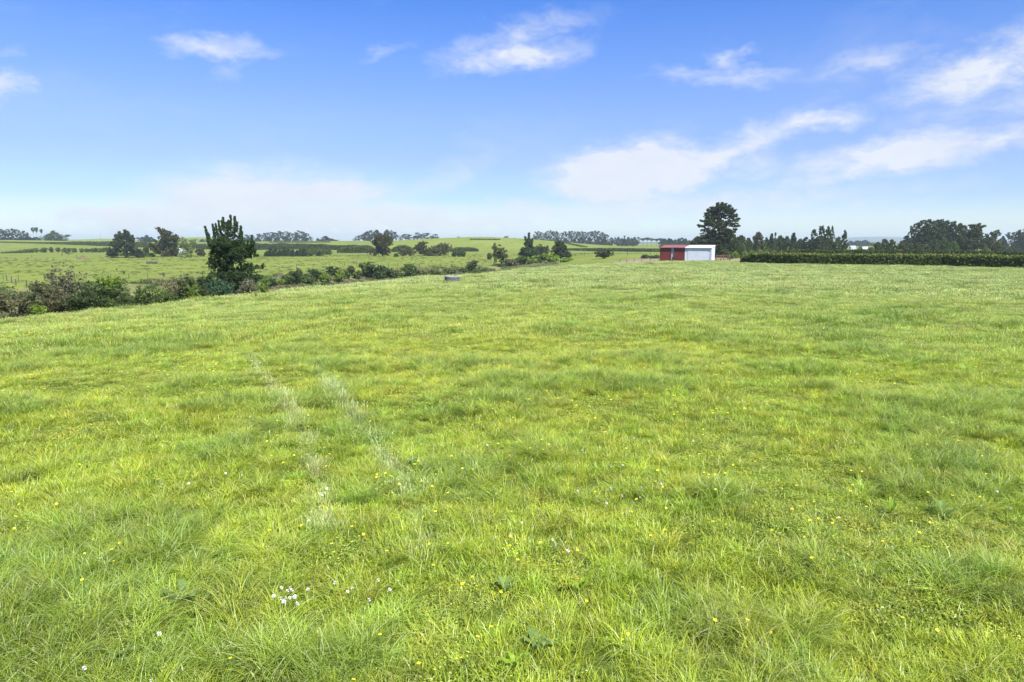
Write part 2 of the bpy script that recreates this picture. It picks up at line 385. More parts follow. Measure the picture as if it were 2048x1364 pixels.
def unit_tree(kind, variant):
    key = (kind, variant)
    if key in _cache: return _cache[key]
    k = TREE_KINDS[kind]; rng = np.random.default_rng(abs(hash(kind)) % 1 + sum(map(ord, kind)) * 31 + variant * 7)
    lo = k['p'][0][0]; M = k['n'] * 3
    f = lo + (1 - lo) * rng.random(M) ** .9
    th = rng.random(M) * 2 * math.pi; lob = 1 + .28 * np.sin(th * 3 + variant * 2 + f * 7) + .16 * np.sin(th * 5 - f * 15 + variant)
    rr = prof(f, k['p']) * lob * (.35 + .65 * rng.random(M) ** .5) * (1 + .1 * rng.normal(size=M))
    C = np.stack([rr * np.cos(th), rr * np.sin(th), f - rr * .1 + .03 * rng.normal(size=M)], 1)
    g = vnoise(C[:, 0] * 9 + 3 * variant + C[:, 1] * 6, C[:, 2] * 11 + C[:, 1] * 5, 40 + variant)
    keep = (g > k['gap'] * .95); C = C[keep][:k['n']]; C[:, 2] = np.clip(C[:, 2], k['cs'] * .4, 1.0)
    cs = k['cs'] * (.6 + .8 * rng.random(len(C))); Rad = np.stack([cs * 1.15, cs * 1.15, cs * k['sq']], 1)
    tone = np.clip(.35 + .3 * rng.random(len(C)) + .15 * (C[:, 2] > .6), 0, 1)
    V, T = leafs(rng, C, Rad, k['per'], k['leaf'], tone, .4)
    mb = MB(); tr = k['trunk']; bend = (rng.random(2) - .5) * .05
    pts = [(bend[0] * math.sin(i * 1.1), bend[1] * math.sin(i * 1.4), -0.03 + i * .97 / 6) for i in range(7)]
    mb.tube(pts, [tr * (1 - .82 * i / 6) for i in range(7)], 6)
    for c in C[::max(1, len(C) // 26)]:
        hb = max(.04, c[2] - .12 - .35 * math.hypot(c[0], c[1])); i = min(hb / .97 * 6, 5.9); bx = bend[0] * math.sin(i * 1.1); by = bend[1] * math.sin(i * 1.4)
        mb.tube([(bx, by, hb), ((bx + c[0]) / 2, (by + c[1]) / 2, (hb + c[2]) / 2 - .01), tuple(c)], [tr * .32, tr * .22, tr * .08], 4, cap=False)
    _cache[key] = (np_mesh_named(V, T), mb)
    return _cache[key]
def np_mesh_named(V, T): return (V, T)
_mesh_cache = {}
def tree(px, top, w, kind, fol, dist=None, base=None, label='', cat='tree', group=None, name='tree', variant=None, rz=None, depthw=None):
    """a tree of the given kind: px/top/w say how large it is, dist or base where on the land it stands"""
    if dist is None: x, y = hit(px, base); 
    else: x, y = at(px, dist)
    z = hz(x, y); H = max(z_at(top, y) - z, 1.0)
    v = (int(px * 7) % 4) if variant is None else variant
    key = (kind, v, fol)
    if key not in _mesh_cache:
        (V, T), mb = unit_tree(kind, v)
        _mesh_cache[key] = (leaf_mesh('crown', V, T, FOL[fol]), mb.mesh('trunk', BARK, True))
    cm, tm = _mesh_cache[key]
    unitw = 2 * max(p[1] for p in TREE_KINDS[kind]['p']) * 1.1
    W = w / F * y / unitw * {'cone': 1.45, 'flags': 1.3, 'pine': 1.15}.get(kind, 1.0)
    root = empty(name, (x, y, z - .02 * H), (px * 1.7) % 6.28 if rz is None else rz); root.scale = (W, W, H * .985)
    tag(root, label, cat, group)
    link('trunk', tm, root); link('crown', cm, root)
    return root

# ------------------------------------------------------------------ ground
TRACKA = [hit(px, py) for px, py in [(500, 718), (527, 748), (548, 778), (572, 812), (595, 850), (612, 885), (625, 930), (640, 985), (646, 1060)]]
TRACKB = [hit(px, py) for px, py in [(640, 745), (668, 785), (705, 830), (745, 880), (775, 925), (800, 962), (825, 1000), (846, 1045), (855, 1110)]]
TRACKC = [hit(px, py) for px, py in [(1790, 612), (1735, 625), (1690, 640), (1650, 655), (1615, 672)]]
TRACKD = [hit(px, py) for px, py in [(1830, 615), (1790, 632), (1750, 650), (1715, 668), (1700, 700)]]
CLUMPS = [hit(px, py) + (r,) for px, py, r in [(40, 1130, 1.3), (240, 1210, 1.1), (150, 1300, 1.2), (380, 1250, .6), (90, 1220, .9), (330, 1330, .6), (530, 1345, .6), (1300, 722, 1.5), (1712, 708, 1.0), (60, 1120, .9), (130, 1090, .7), (20, 1190, .8), (300, 1200, .7), (180, 1290, .8), (70, 1330, .7), (360, 1130, .5),
    (545, 1345, .55), (640, 1350, .45), (710, 865, .9), (600, 706, 1.2), (690, 735, .9), (905, 975, .8), (960, 950, .6), (1120, 660, 1.6), (1238, 600, 1.6), (1850, 1000, .8), (1930, 985, .6), (1780, 960, .5),
    (1990, 810, 1.3), (1900, 940, 1.0), (1000, 800, 1.0), (2030, 650, 1.6), (1665, 672, 1.1), (1000, 770, 1.1), (930, 730, 1.0), (840, 730, .9), (1440, 1000, .4), (750, 640, 1.4), (300, 690, 1.5), (120, 700, 2.0), (200, 705, 1.8), (1500, 690, 1.2),
    (1800, 640, 1.6), (1100, 770, .9), (880, 830, .6), (1960, 1170, .5), (1640, 1140, .3), (1270, 770, .9), (1580, 640, 1.2), (460, 900, .5), (560, 860, .5), (1310, 660, 1.2), (380, 770, .7)]]
YELL = [hit(px, py) + (r,) for px, py, r in [(900, 590, 3.5), (1400, 600, 4), (340, 620, 3), (100, 650, 4), (150, 850, 1.3), (1400, 880, 1.1), (600, 760, 1.2), (1050, 850, 1.2), (1800, 780, 1.6), (720, 600, 3), (1600, 900, 1), (250, 780, 1.4), (80, 1000, .8)]]
def blobs_at(x, y, lst):
    m = np.zeros(np.shape(x))
    for bx, by, r in lst:
        d2 = ((x - bx) ** 2 + (y - by) ** 2) / (r * r)
        m = np.maximum(m, np.exp(-d2 * (1.0)))
    return m
def grass_fields(x, y):
    n1 = fbm(x / 2.0, y / 2.4, 61, 3); n2 = fbm(x / 1.1, y / 1.1, 62, 3); n3 = fbm(x / 7.5, y / 9.0, 63, 3); n4 = fbm(x / .55, y / .55, 64, 2)
    tall = np.clip(sst(n1 + .25 * (n2 - .5), .62, .74) * .7 + 1.0 * blobs_at(x, y, CLUMPS) * (.7 + .6 * n2), 0, 1)
    yel = np.clip(sst(n3 + .3 * (n4 - .5), .48, .66) + .6 * blobs_at(x, y, YELL), 0, 1)
    track = np.maximum(np.exp(-(seg_dist(x, y, TRACKA) / .10) ** 2), np.exp(-(seg_dist(x, y, TRACKB) / .10) ** 2)) * sst(n2 + .5 * n4, .40, .85) * sst(y, 5.6, 7.5) * (1 - sst(y, 19, 23))
    low = sst(1 - n1 + .3 * (n4 - .5), .52, .68) * (1 - tall)
    return tall, yel, track, low, n2, n3, n4
def grass_tint(x, y, rng=None):
    tall, yel, track, low, n2, n3, n4 = grass_fields(x, y)
    base = np.array([.45, .54, .054]); c = np.ones(np.shape(x) + (3,)) * base
    def mix(c, f, col): f = f[..., None]; return c * (1 - f) + np.array(col) * f
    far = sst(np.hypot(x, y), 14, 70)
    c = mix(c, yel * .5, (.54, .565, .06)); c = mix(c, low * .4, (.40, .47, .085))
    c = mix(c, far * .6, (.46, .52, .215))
    c = mix(c, np.clip(tall, 0, 1) * .58, (.235, .36, .062))
    c = mix(c, track * .85, (.54, .60, .32)); c = mix(c, np.exp(-(seg_dist(x, y, TRACKC) / .5) ** 2) * .6, (.26, .38, .05)); c = mix(c, np.exp(-(seg_dist(x, y, TRACKD) / .5) ** 2) * .6, (.26, .38, .05))
    return c
def build_ground():
    rr = [0.6]
    while rr[-1] < 6800: rr.append(rr[-1] * 1.0105 if rr[-1] < 700 else rr[-1] * 1.03)
    rr = np.array(rr)
    th = np.concatenate([np.arange(-56, 56, .33), np.arange(56, 304, 4.0)]); th = np.radians(th)
    nr, nth = len(rr), len(th)
    RR, TH = np.meshgrid(rr, th, indexing='ij'); X = RR * np.sin(TH); Y = RR * np.cos(TH); Z = height(X, Y)
    V = np.stack([X, Y, Z], -1).reshape(-1, 3); V = np.concatenate([V, [[0, 0, hz(0, 0)]]])
    i, j = np.meshgrid(np.arange(nr - 1), np.arange(nth), indexing='ij'); j2 = (j + 1) % nth
    Q = np.stack([i * nth + j, i * nth + j2, (i + 1) * nth + j2, (i + 1) * nth + j], -1).reshape(-1, 4)
    c0 = len(V) - 1
    T = np.array([[c0, (k + 1) % nth, k, k] for k in range(nth)])
    Q = Q[:, ::-1]
    cx = V[Q].mean(1)[:, 0]; cy = V[Q].mean(1)[:, 1]
    soil = inside(cx, cy, [(14, 168), (24, 188), (38, 204), (60, 208), (92, 212), (84, 158), (60, 150), (30, 148)])
    dA = np.where(inside(cx, cy, POLY_A), 0, seg_dist(cx, cy, CREST)); dB = np.where(inside(cx, cy, POLY_B), 0, seg_dist(cx, cy, BANK))
    gul = (dA > .8) & (dB > 1.0) & (cx < 14)
    hill = (np.hypot(cx, cy) > 2200)
    # colour that the ground itself has, at each vertex
    x, y = V[:, 0], V[:, 1]; inAv = np.where(inside(x, y, POLY_A), 0, seg_dist(x, y, CREST))
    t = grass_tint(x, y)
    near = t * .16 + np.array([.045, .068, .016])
    n1 = fbm(x / 25, y / 45, 71, 4); n2 = fbm(x / 6, y / 14, 72, 3)
    pas = np.array([.18, .22, .036]) * (1 - n1)[:, None] * 1.0 + np.array([.235, .275, .056]) * n1[:, None]
    pas = pas * (.86 + .28 * n2)[:, None]
    strip = np.floor((y + .25 * x + 60 * fbm(x / 300, y / 300, 75, 2)) / 120)
    pas = pas * (1 + .14 * (_hash(strip, strip * 3, 9) - .5) * sst(y, 260, 420))[:, None]
    scr = np.array([.13, .15, .05]) * (1 - n2)[:, None] + np.array([.30, .25, .15]) * n2[:, None]
    f = sst(inAv, .2, 1.5)[:, None]; colr = near * (1 - f) + pas * f
    dBv = np.where(inside(x, y, POLY_B), 0, seg_dist(x, y, BANK)); g = (sst(inAv, .3, 2) * sst(dBv, .5, 2.5) * (1 - sst(x, 6, 20)) * .85)[:, None]
    colr = colr * (1 - g) + scr * g
    def gm(t_):
        c = attr(t_, 'gcol').outputs['Color']
        n = tnoise(t_, 1.4, 8, .7, stretch=(1, 1, .2)); n2_ = tnoise(t_, .23, 6, .65, stretch=(1, 1, .2)); n3_ = tnoise(t_, 9, 4, .6)
        c = mixc(t_, 1, c, mixc(t_, rampf(t_, n, .3, .72), (.62, .68, .62), (1.22, 1.18, 1.1)), 'MULTIPLY')
        c = mixc(t_, 1, c, mixc(t_, rampf(t_, n2_, .35, .65), (.86, .9, .82), (1.12, 1.08, 1.1)), 'MULTIPLY')
        p = bsdf(t_, c, .9, .1); t_.links.new(bump(t_, n, .8, .25), p.inputs['Normal']); return p.outputs[0]
    GM = mat('pasture_ground', gm)
    SOIL = simple('bare_pinkish_soil', (.20, .15, .09), (.36, .28, .19), .5, .95, .1, .7, .15, stretch=(1, .4, 1))
    HM = simple('hazed_hill_cover', (.08, .10, .08), (.14, .16, .12), .004, .9, .1, .2, 1)  # greyed, lightened hill colour carries part of the distance haze
    def make(name, sel, m, extra=None, kind='structure'):
        q = Q[sel]; q = q if extra is None else np.concatenate([q, extra]) 
        used, inv = np.unique(q, return_inverse=True); q2 = inv.reshape(-1, 4)
        me = np_mesh(name, V[used], q2[:, ::-1], 4, m, smooth=True) if extra is None else None
        if me is None:
            me = bpy.data.meshes.new(name); me.from_pydata([tuple(v) for v in V[used]], [], [tuple(dict.fromkeys(r)) for r in q2[:, ::-1].tolist()])
            me.materials.append(m); me.polygons.foreach_set('use_smooth', [True] * len(me.polygons)); me.update()
        a = me.attributes.new('gcol', 'FLOAT_COLOR', 'POINT')
        a.data.foreach_set('color', np.concatenate([colr[used], np.ones((len(used), 1))], 1).astype(np.float32).ravel())
        o = link(name, me); tag(o, kind=kind); return o
    make('ploughed_field', soil, SOIL)
    make('gully_bank', gul & ~soil, GM)
    make('hills', hill & ~soil & ~gul, HM)
    make('ground', ~(soil | gul | hill), GM, T[:, ::-1])
build_ground()

# ------------------------------------------------------------------ grass: tufts of real blades, thousands of them
def blades(rng, n, rad, h0, h1, w, bend, splay=.5, seg=3, tipw=.12):
    a = rng.random(n) * 2 * math.pi; r = rad * rng.random(n) ** .6
    bx, by = r * np.cos(a), r * np.sin(a)
    az = a + rng.normal(size=n) * 1.1; H = h0 + (h1 - h0) * rng.random(n) ** 1.3
    lean = splay * (rng.random(n) * .9 + .1); bd = bend * (.3 + rng.random(n))
    dirx_, diry_ = np.cos(az), np.sin(az); wx, wy = -diry_, dirx_
    tw = rng.normal(size=n) * .5; wx, wy = wx * np.cos(tw) + dirx_ * np.sin(tw), wy * np.cos(tw) + diry_ * np.sin(tw)
    rows = []
    for i in range(seg + 1):
        t = i / seg; ang = lean * .5 + bd * t
        out = H * (lean * t * .5 + bd * t * t * .55); up = H * (t - .28 * bd * t ** 3)
        ww = w * (1 - t) ** .6 * .5 + w * tipw * .5 if i else w * .4
        cx, cy = bx + dirx_ * out, by + diry_ * out
        rows.append(np.stack([cx - wx * ww, cy - wy * ww, up - .02 * (i == 0)], -1)); rows.append(np.stack([cx + wx * ww, cy + wy * ww, up - .02 * (i == 0)], -1))
    V = np.stack(rows, 1); k = 2 * (seg + 1)
    base = (np.arange(n) * k)[:, None, None]
    f = np.array([[2 * i, 2 * i + 1, 2 * i + 3, 2 * i + 2] for i in range(seg)])[None]
    return V.reshape(-1, 3), (base + f).reshape(-1, 4), np.repeat(rng.random(n), k)
def joinm(parts):
    Vs, Fs, Ts, off = [], [], [], 0
    for V, Fc, T in parts: Vs.append(V); Fs.append(Fc + off); Ts.append(T); off += len(V)
    return np.concatenate(Vs), np.concatenate(Fs), np.concatenate(Ts)
def clover(rng, n, rad, size, h):
    a = rng.random(n) * 2 * math.pi; r = rad * rng.random(n) ** .5; C = np.stack([r * np.cos(a), r * np.sin(a), h * (.4 + .6 * rng.random(n))], 1)
    V, T = leafs(rng, C, np.full((n, 3), .01), 3, size, rng.random(n), 0, 1.1)
    return V, np.arange(len(V)).reshape(-1, 4), T
def heads(rng, n, rad, h0, h1, w, hl):
    """seed stalks: thin stem with a wider head"""
    a = rng.random(n) * 6.28; r = rad * rng.random(n) ** .5; H = h0 + (h1 - h0) * rng.random(n); la = rng.random(n) * 6.28; le = rng.random(n) * .35
    x0, y0 = r * np.cos(a), r * np.sin(a); ox, oy = np.cos(la) * le, np.sin(la) * le; pa = rng.random(n) * 3.14; px_, py_ = np.cos(pa), np.sin(pa)
    rows = []
    for t, ww in ((0, w * .3), (.8, w * .25), (.88, w), (1.0, w * .2)):
        cx, cy, cz = x0 + ox * H * t * t, y0 + oy * H * t * t, H * t
        rows += [np.stack([cx - px_ * ww, cy - py_ * ww, cz], -1), np.stack([cx + px_ * ww, cy + py_ * ww, cz], -1)]
    V = np.stack(rows, 1); base = (np.arange(n) * 8)[:, None, None]; f = np.array([[2 * i, 2 * i + 1, 2 * i + 3, 2 * i + 2] for i in range(3)])[None]
    return V.reshape(-1, 3), (base + f).reshape(-1, 4), np.full(n * 8, 1.25)
def grass_mat(t):
    tone = attr(t, 'tone').outputs['Fac']; tint = attr(t, 'tint', 'INSTANCER').outputs['Color']
    k = rampf(t, tone, 0, 1); k = mth(t, 'ADD', mth(t, 'MULTIPLY', tone, .62), .66)
    c = N(t, 'ShaderNodeVectorMath', operation='SCALE'); t.links.new(tint, c.inputs[0]); t.links.new(k, c.inputs['Scale'])
    dry = mth(t, 'MULTIPLY', mth(t, 'GREATER_THAN', tone, .88), .6)
    c = mixc(t, dry, c.outputs[0], (.62, .64, .36))
    p = bsdf(t, c, .38, .33)
    tr = t.nodes.new('ShaderNodeBsdfTranslucent'); t.links.new(mixc(t, 1, c, (1.05, 1.1, .7), 'MULTIPLY'), tr.inputs[0])
    m = t.nodes.new('ShaderNodeMixShader'); m.inputs[0].default_value = .38
    t.links.new(p.outputs[0], m.inputs[1]); t.links.new(tr.outputs[0], m.inputs[2]); return m.outputs[0]
GRASS = mat('grass_blades', grass_mat)
tufts = bpy.data.collections.new('tuft_shapes')
TI = {}
def add_tuft(kind, parts):
    i = len(tufts.objects); V, Fc, T = joinm(parts)
    o = bpy.data.objects.new('a%03d_tuft' % i, np_mesh('tuft', V, Fc, 4, GRASS, T)); tufts.objects.link(o); TI.setdefault(kind, []).append(i)
rg = np.random.default_rng(5)
for _ in range(5): add_tuft('short', [blades(rg, 95, .19, .06, .165, .0056, .9, .75), blades(rg, 12, .17, .15, .26, .008, 1.0, .6)])
for _ in range(4): add_tuft('tall', [blades(rg, 100, .13, .15, .36, .0068, 1.6, .75, 5), blades(rg, 40, .17, .08, .18, .0065, .9, .8)])
for _ in range(3): add_tuft('low', [clover(rg, 70, .2, .020, .07), blades(rg, 80, .2, .04, .12, .006, .9, .9)])
for _ in range(2): add_tuft('stalk', [heads(rg, 8, .2, .16, .30, .005, .05), blades(rg, 40, .18, .08, .2, .008, .8, .6)])
for _ in range(2): add_tuft('straw', [blades(rg, 70, .14, .10, .24, .006, .7, .5, 3), heads(rg, 10, .14, .16, .28, .007, .05)])
for _ in range(4): add_tuft('mid', [blades(rg, 130, .42, .07, .19, .012, .8, .7, 2), heads(rg, 6, .4, .14, .25, .008, .05)])
for _ in range(3): add_tuft('midtall', [blades(rg, 120, .34, .14, .34, .013, 1.2, .6, 3)])
for _ in range(4): add_tuft('far', [blades(rg, 130, 1.0, .07, .19, .032, .8, .7, 2), heads(rg, 16, .9, .14, .24, .018, .05)])
for _ in range(3): add_tuft('fartall', [blades(rg, 90, .7, .12, .30, .034, 1.0, .6, 2)])
for _ in range(3): add_tuft('scrub', [blades(rg, 120, .7, .2, .75, .05, .8, .7, 2)])

def scatter(name, label, cat, P, tint, scl, idx, seed, source=None):
    n = len(P); rng = np.random.default_rng(seed)
    me = bpy.data.meshes.new(name); me.vertices.add(n); me.vertices.foreach_set('co', np.ascontiguousarray(P, np.float32).ravel())
    a = me.attributes.new('tint', 'FLOAT_VECTOR', 'POINT'); a.data.foreach_set('vector', np.ascontiguousarray(tint, np.float32).ravel())
    rot = np.stack([rng.normal(size=n) * .08, rng.normal(size=n) * .08, rng.random(n) * 6.283], 1)
    a = me.attributes.new('rot', 'FLOAT_VECTOR', 'POINT'); a.data.foreach_set('vector', rot.astype(np.float32).ravel())
    a = me.attributes.new('scl', 'FLOAT_VECTOR', 'POINT'); a.data.foreach_set('vector', np.ascontiguousarray(scl, np.float32).ravel())
    a = me.attributes.new('idx', 'INT', 'POINT'); a.data.foreach_set('value', np.asarray(idx, np.int32))
    me.update(); o = link(name, me); tag(o, label, cat, kind='stuff')
    g = bpy.data.node_groups.new(name, 'GeometryNodeTree')
    g.interface.new_socket('Geometry', in_out='INPUT', socket_type='NodeSocketGeometry'); g.interface.new_socket('Geometry', in_out='OUTPUT', socket_type='NodeSocketGeometry')
    gi, go = g.nodes.new('NodeGroupInput'), g.nodes.new('NodeGroupOutput')
    ci = g.nodes.new('GeometryNodeCollectionInfo'); ci.inputs['Collection'].default_value = source or tufts
    ci.inputs['Separate Children'].default_value = True; ci.inputs['Reset Children'].default_value = True
    ip = g.nodes.new('GeometryNodeInstanceOnPoints'); ip.inputs['Pick Instance'].default_value = True
    def na(nm, t):
        k = g.nodes.new('GeometryNodeInputNamedAttribute'); k.data_type = t; k.inputs[0].default_value = nm; return k.outputs[0]
    er = g.nodes.new('FunctionNodeEulerToRotation'); g.links.new(na('rot', 'FLOAT_VECTOR'), er.inputs[0])
    g.links.new(gi.outputs[0], ip.inputs['Points']); g.links.new(ci.outputs[0], ip.inputs['Instance'])
    g.links.new(na('idx', 'INT'), ip.inputs['Instance Index']); g.links.new(er.outputs[0], ip.inputs['Rotation']); g.links.new(na('scl', 'FLOAT_VECTOR'), ip.inputs['Scale'])
    g.links.new(ip.outputs[0], go.inputs[0])
    md = o.modifiers.new('scatter', 'NODES'); md.node_group = g
    return o
def sector(rng, r0, r1, dens, a0=-47, a1=47):
    n = int(dens * math.pi * (r1 * r1 - r0 * r0) * (a1 - a0) / 360)
    r = np.sqrt(r0 * r0 + (r1 * r1 - r0 * r0) * rng.random(n)); a = np.radians(a0 + (a1 - a0) * rng.random(n))
    return r * np.sin(a), r * np.cos(a)
def choose(rng, kinds, w):
    """per-point pick among kinds with weights w (n,k)"""
    c = np.cumsum(w / w.sum(1)[:, None], 1); k = (rng.random(len(w))[:, None] > c).sum(1)
    out = np.zeros(len(w), int)
    for i, nm in enumerate(kinds):
        s = k == i; out[s] = rng.choice(TI[nm], s.sum())
    return out, k
def meadow():
    rng = np.random.default_rng(11)
    Ps, Ts, Ss, Is = [], [], [], []
    bands = [(0.8, 13, 42, 0, -105, 105), (13, 26, 34, 0, -62, 62), (26, 50, 12, 1, -54, 54), (50, 84, 3.6, 2, -46, 46), (84, 150, 1.8, 2, -46, 46)]
    tx, ty = hit(904.5, 563.5)
    for r0, r1, dens, lod, a0, a1 in bands:
        x, y = sector(rng, r0, r1, dens, a0, a1)
        ok = (inside(x, y, POLY_A) | (seg_dist(x, y, CREST) < 1.2)) & (np.hypot(x - tx, (y - ty + .9) * .6) > 1.15); x, y = x[ok], y[ok]
        z = height(x, y); tall, yel, track, low, n2, n3, n4 = grass_fields(x, y)
        kinds = [['short', 'tall', 'low', 'stalk', 'straw'], ['mid', 'midtall', 'mid', 'mid', 'mid'], ['far', 'fartall', 'far', 'far', 'far']][lod]
        w = np.stack([np.full(len(x), .9), tall * 1.7 + .05, low * 1.3 + .05, np.full(len(x), .05), track * 9], 1)
        idx, k = choose(rng, kinds, w)
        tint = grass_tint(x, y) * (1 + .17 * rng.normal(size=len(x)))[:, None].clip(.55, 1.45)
        tint *= 1 + .10 * rng.normal(size=(len(x), 3)).clip(-1.5, 1.5) * np.array([1, .4, .8])
        hs = (.46 + .62 * n2 + .38 * tall - .24 * low) * (.75 + .5 * rng.random(len(x)))
        ws = .85 + .4 * rng.random(len(x))
        Ps.append(np.stack([x, y, z - .01], 1)); Ts.append(tint.clip(.01, .8)); Ss.append(np.stack([ws, ws, hs], 1)); Is.append(idx)
    P = np.concatenate(Ps)
    scatter('meadow_grass', 'long bright green pasture grass filling the whole near field', 'grass', P, np.concatenate(Ts), np.concatenate(Ss), np.concatenate(Is), 3)
meadow()
def bank_scrub():
    rng = np.random.default_rng(12)
    n = 60000; x = rng.uniform(-150, 14, n); y = rng.uniform(8, 250, n)
    dA = np.where(inside(x, y, POLY_A), 0, seg_dist(x, y, CREST)); dB = np.where(inside(x, y, POLY_B), 0, seg_dist(x, y, BANK))
    n1 = fbm(x / 7, y / 7, 81, 3); ok = (dA > .6) & (dB > 0) & (dA < 200) & ((dB > 2) | (rng.random(n) < .35)) & (n1 > .36) & (x > -1.0 * y - 6)
    # the dry rough grass stands thickest along the lip and on the far face
    ok &= ((dA < 14) | (dB < 45)); x, y, n1 = x[ok], y[ok], n1[ok]
    z = height(x, y); f = sst(n1 + .1 * rng.normal(size=len(x)), .47, .67)[:, None]
    tint = np.array([.13, .20, .045]) * (1 - f) + np.array([.34, .29, .16]) * f
    s = .6 + .8 * rng.random(len(x)); dA = dA[ok]; s = np.where(dA < 2.0, s * .45, s)
    scatter('gully_scrub', 'dry tan and green rough growth covering the gully banks', 'scrub', np.stack([x, y, z - .03], 1), tint, np.stack([s, s, s * .9], 1), rng.choice(TI['scrub'], len(x)), 4)
bank_scrub()

def pasture_tufts():
    rng = np.random.default_rng(13)
    x, y = sector(rng, 110, 420, .075, -42, 25); ok = inside(x, y, POLY_B) & (seg_dist(x, y, BANK) > 1.5) & (fbm(x / 14, y / 14, 84, 3) + .2 * rng.random(len(x)) > .50); x, y = x[ok], y[ok]
    s = .45 + .55 * rng.random(len(x)) ** 2; c = np.array([.14, .165, .04]) * (.8 + .5 * rng.random(len(x)))[:, None]
    scatter('pasture_tufts', 'scattered darker grass tufts over the pastures past the gully', 'grass', np.stack([x, y, height(x, y) - .03], 1), c, np.stack([s * 1.2, s * 1.2, s * .5], 1), rng.choice(TI['scrub'], len(x)), 5)
pasture_tufts()

# ------------------------------------------------------------------ farm shed, rails, troughs
def corrugated(mb, p0, p1, z0, z1, mi, pitch=.15, depth=.025, off=0.0, zt0=None, zt1=None):
    """ribbed sheet wall from p0 to p1; top may slope (zt0..zt1)"""
    p0, p1 = Vector((*p0, 0)), Vector((*p1, 0)); L = (p1 - p0).length; d = (p1 - p0) / L; n = Vector((d.y, -d.x, 0))
    k = max(2, int(L / pitch)); zt0 = z1 if zt0 is None else zt0; zt1 = z1 if zt1 is None else zt1; prof_ = []
    for i in range(k):
        for t, o in ((0, 0), (.55, 0), (.68, 1), (.87, 1)): prof_.append(((i + t) / k, o))
    prof_.append((1, 0))
    for (a, oa), (b, ob) in zip(prof_[:-1], prof_[1:]):
        A = p0 + d * L * a + n * (depth * oa + off); B = p0 + d * L * b + n * (depth * ob + off)
        mb.quad((A.x, A.y, z0), (B.x, B.y, z0), (B.x, B.y, zt0 + (zt1 - zt0) * b), (A.x, A.y, zt0 + (zt1 - zt0) * a), mi)
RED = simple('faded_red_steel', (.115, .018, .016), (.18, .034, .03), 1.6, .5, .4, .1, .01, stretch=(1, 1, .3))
REDROOF = simple('sunlit_red_roof_steel', (.22, .06, .055), (.33, .13, .12), 1.4, .45, .5, .1, .01)  # wall red lightened towards pink: the roof's highlight is in the colour
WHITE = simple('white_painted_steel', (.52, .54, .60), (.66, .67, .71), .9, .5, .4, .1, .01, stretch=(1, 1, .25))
WHITEROOF = simple('sunlit_white_roof_steel', (.66, .68, .72), (.80, .81, .84), .9, .45, .5, .1, .01)  # brighter copy of the wall white: light on the roof put into colour
GREYPANEL = simple('pale_blue_grey_panel', (.30, .34, .40), (.42, .46, .52), 2, .5, .4)
DARKIN = simple('dark_shed_interior', (.02, .02, .02), (.05, .05, .05), 2)
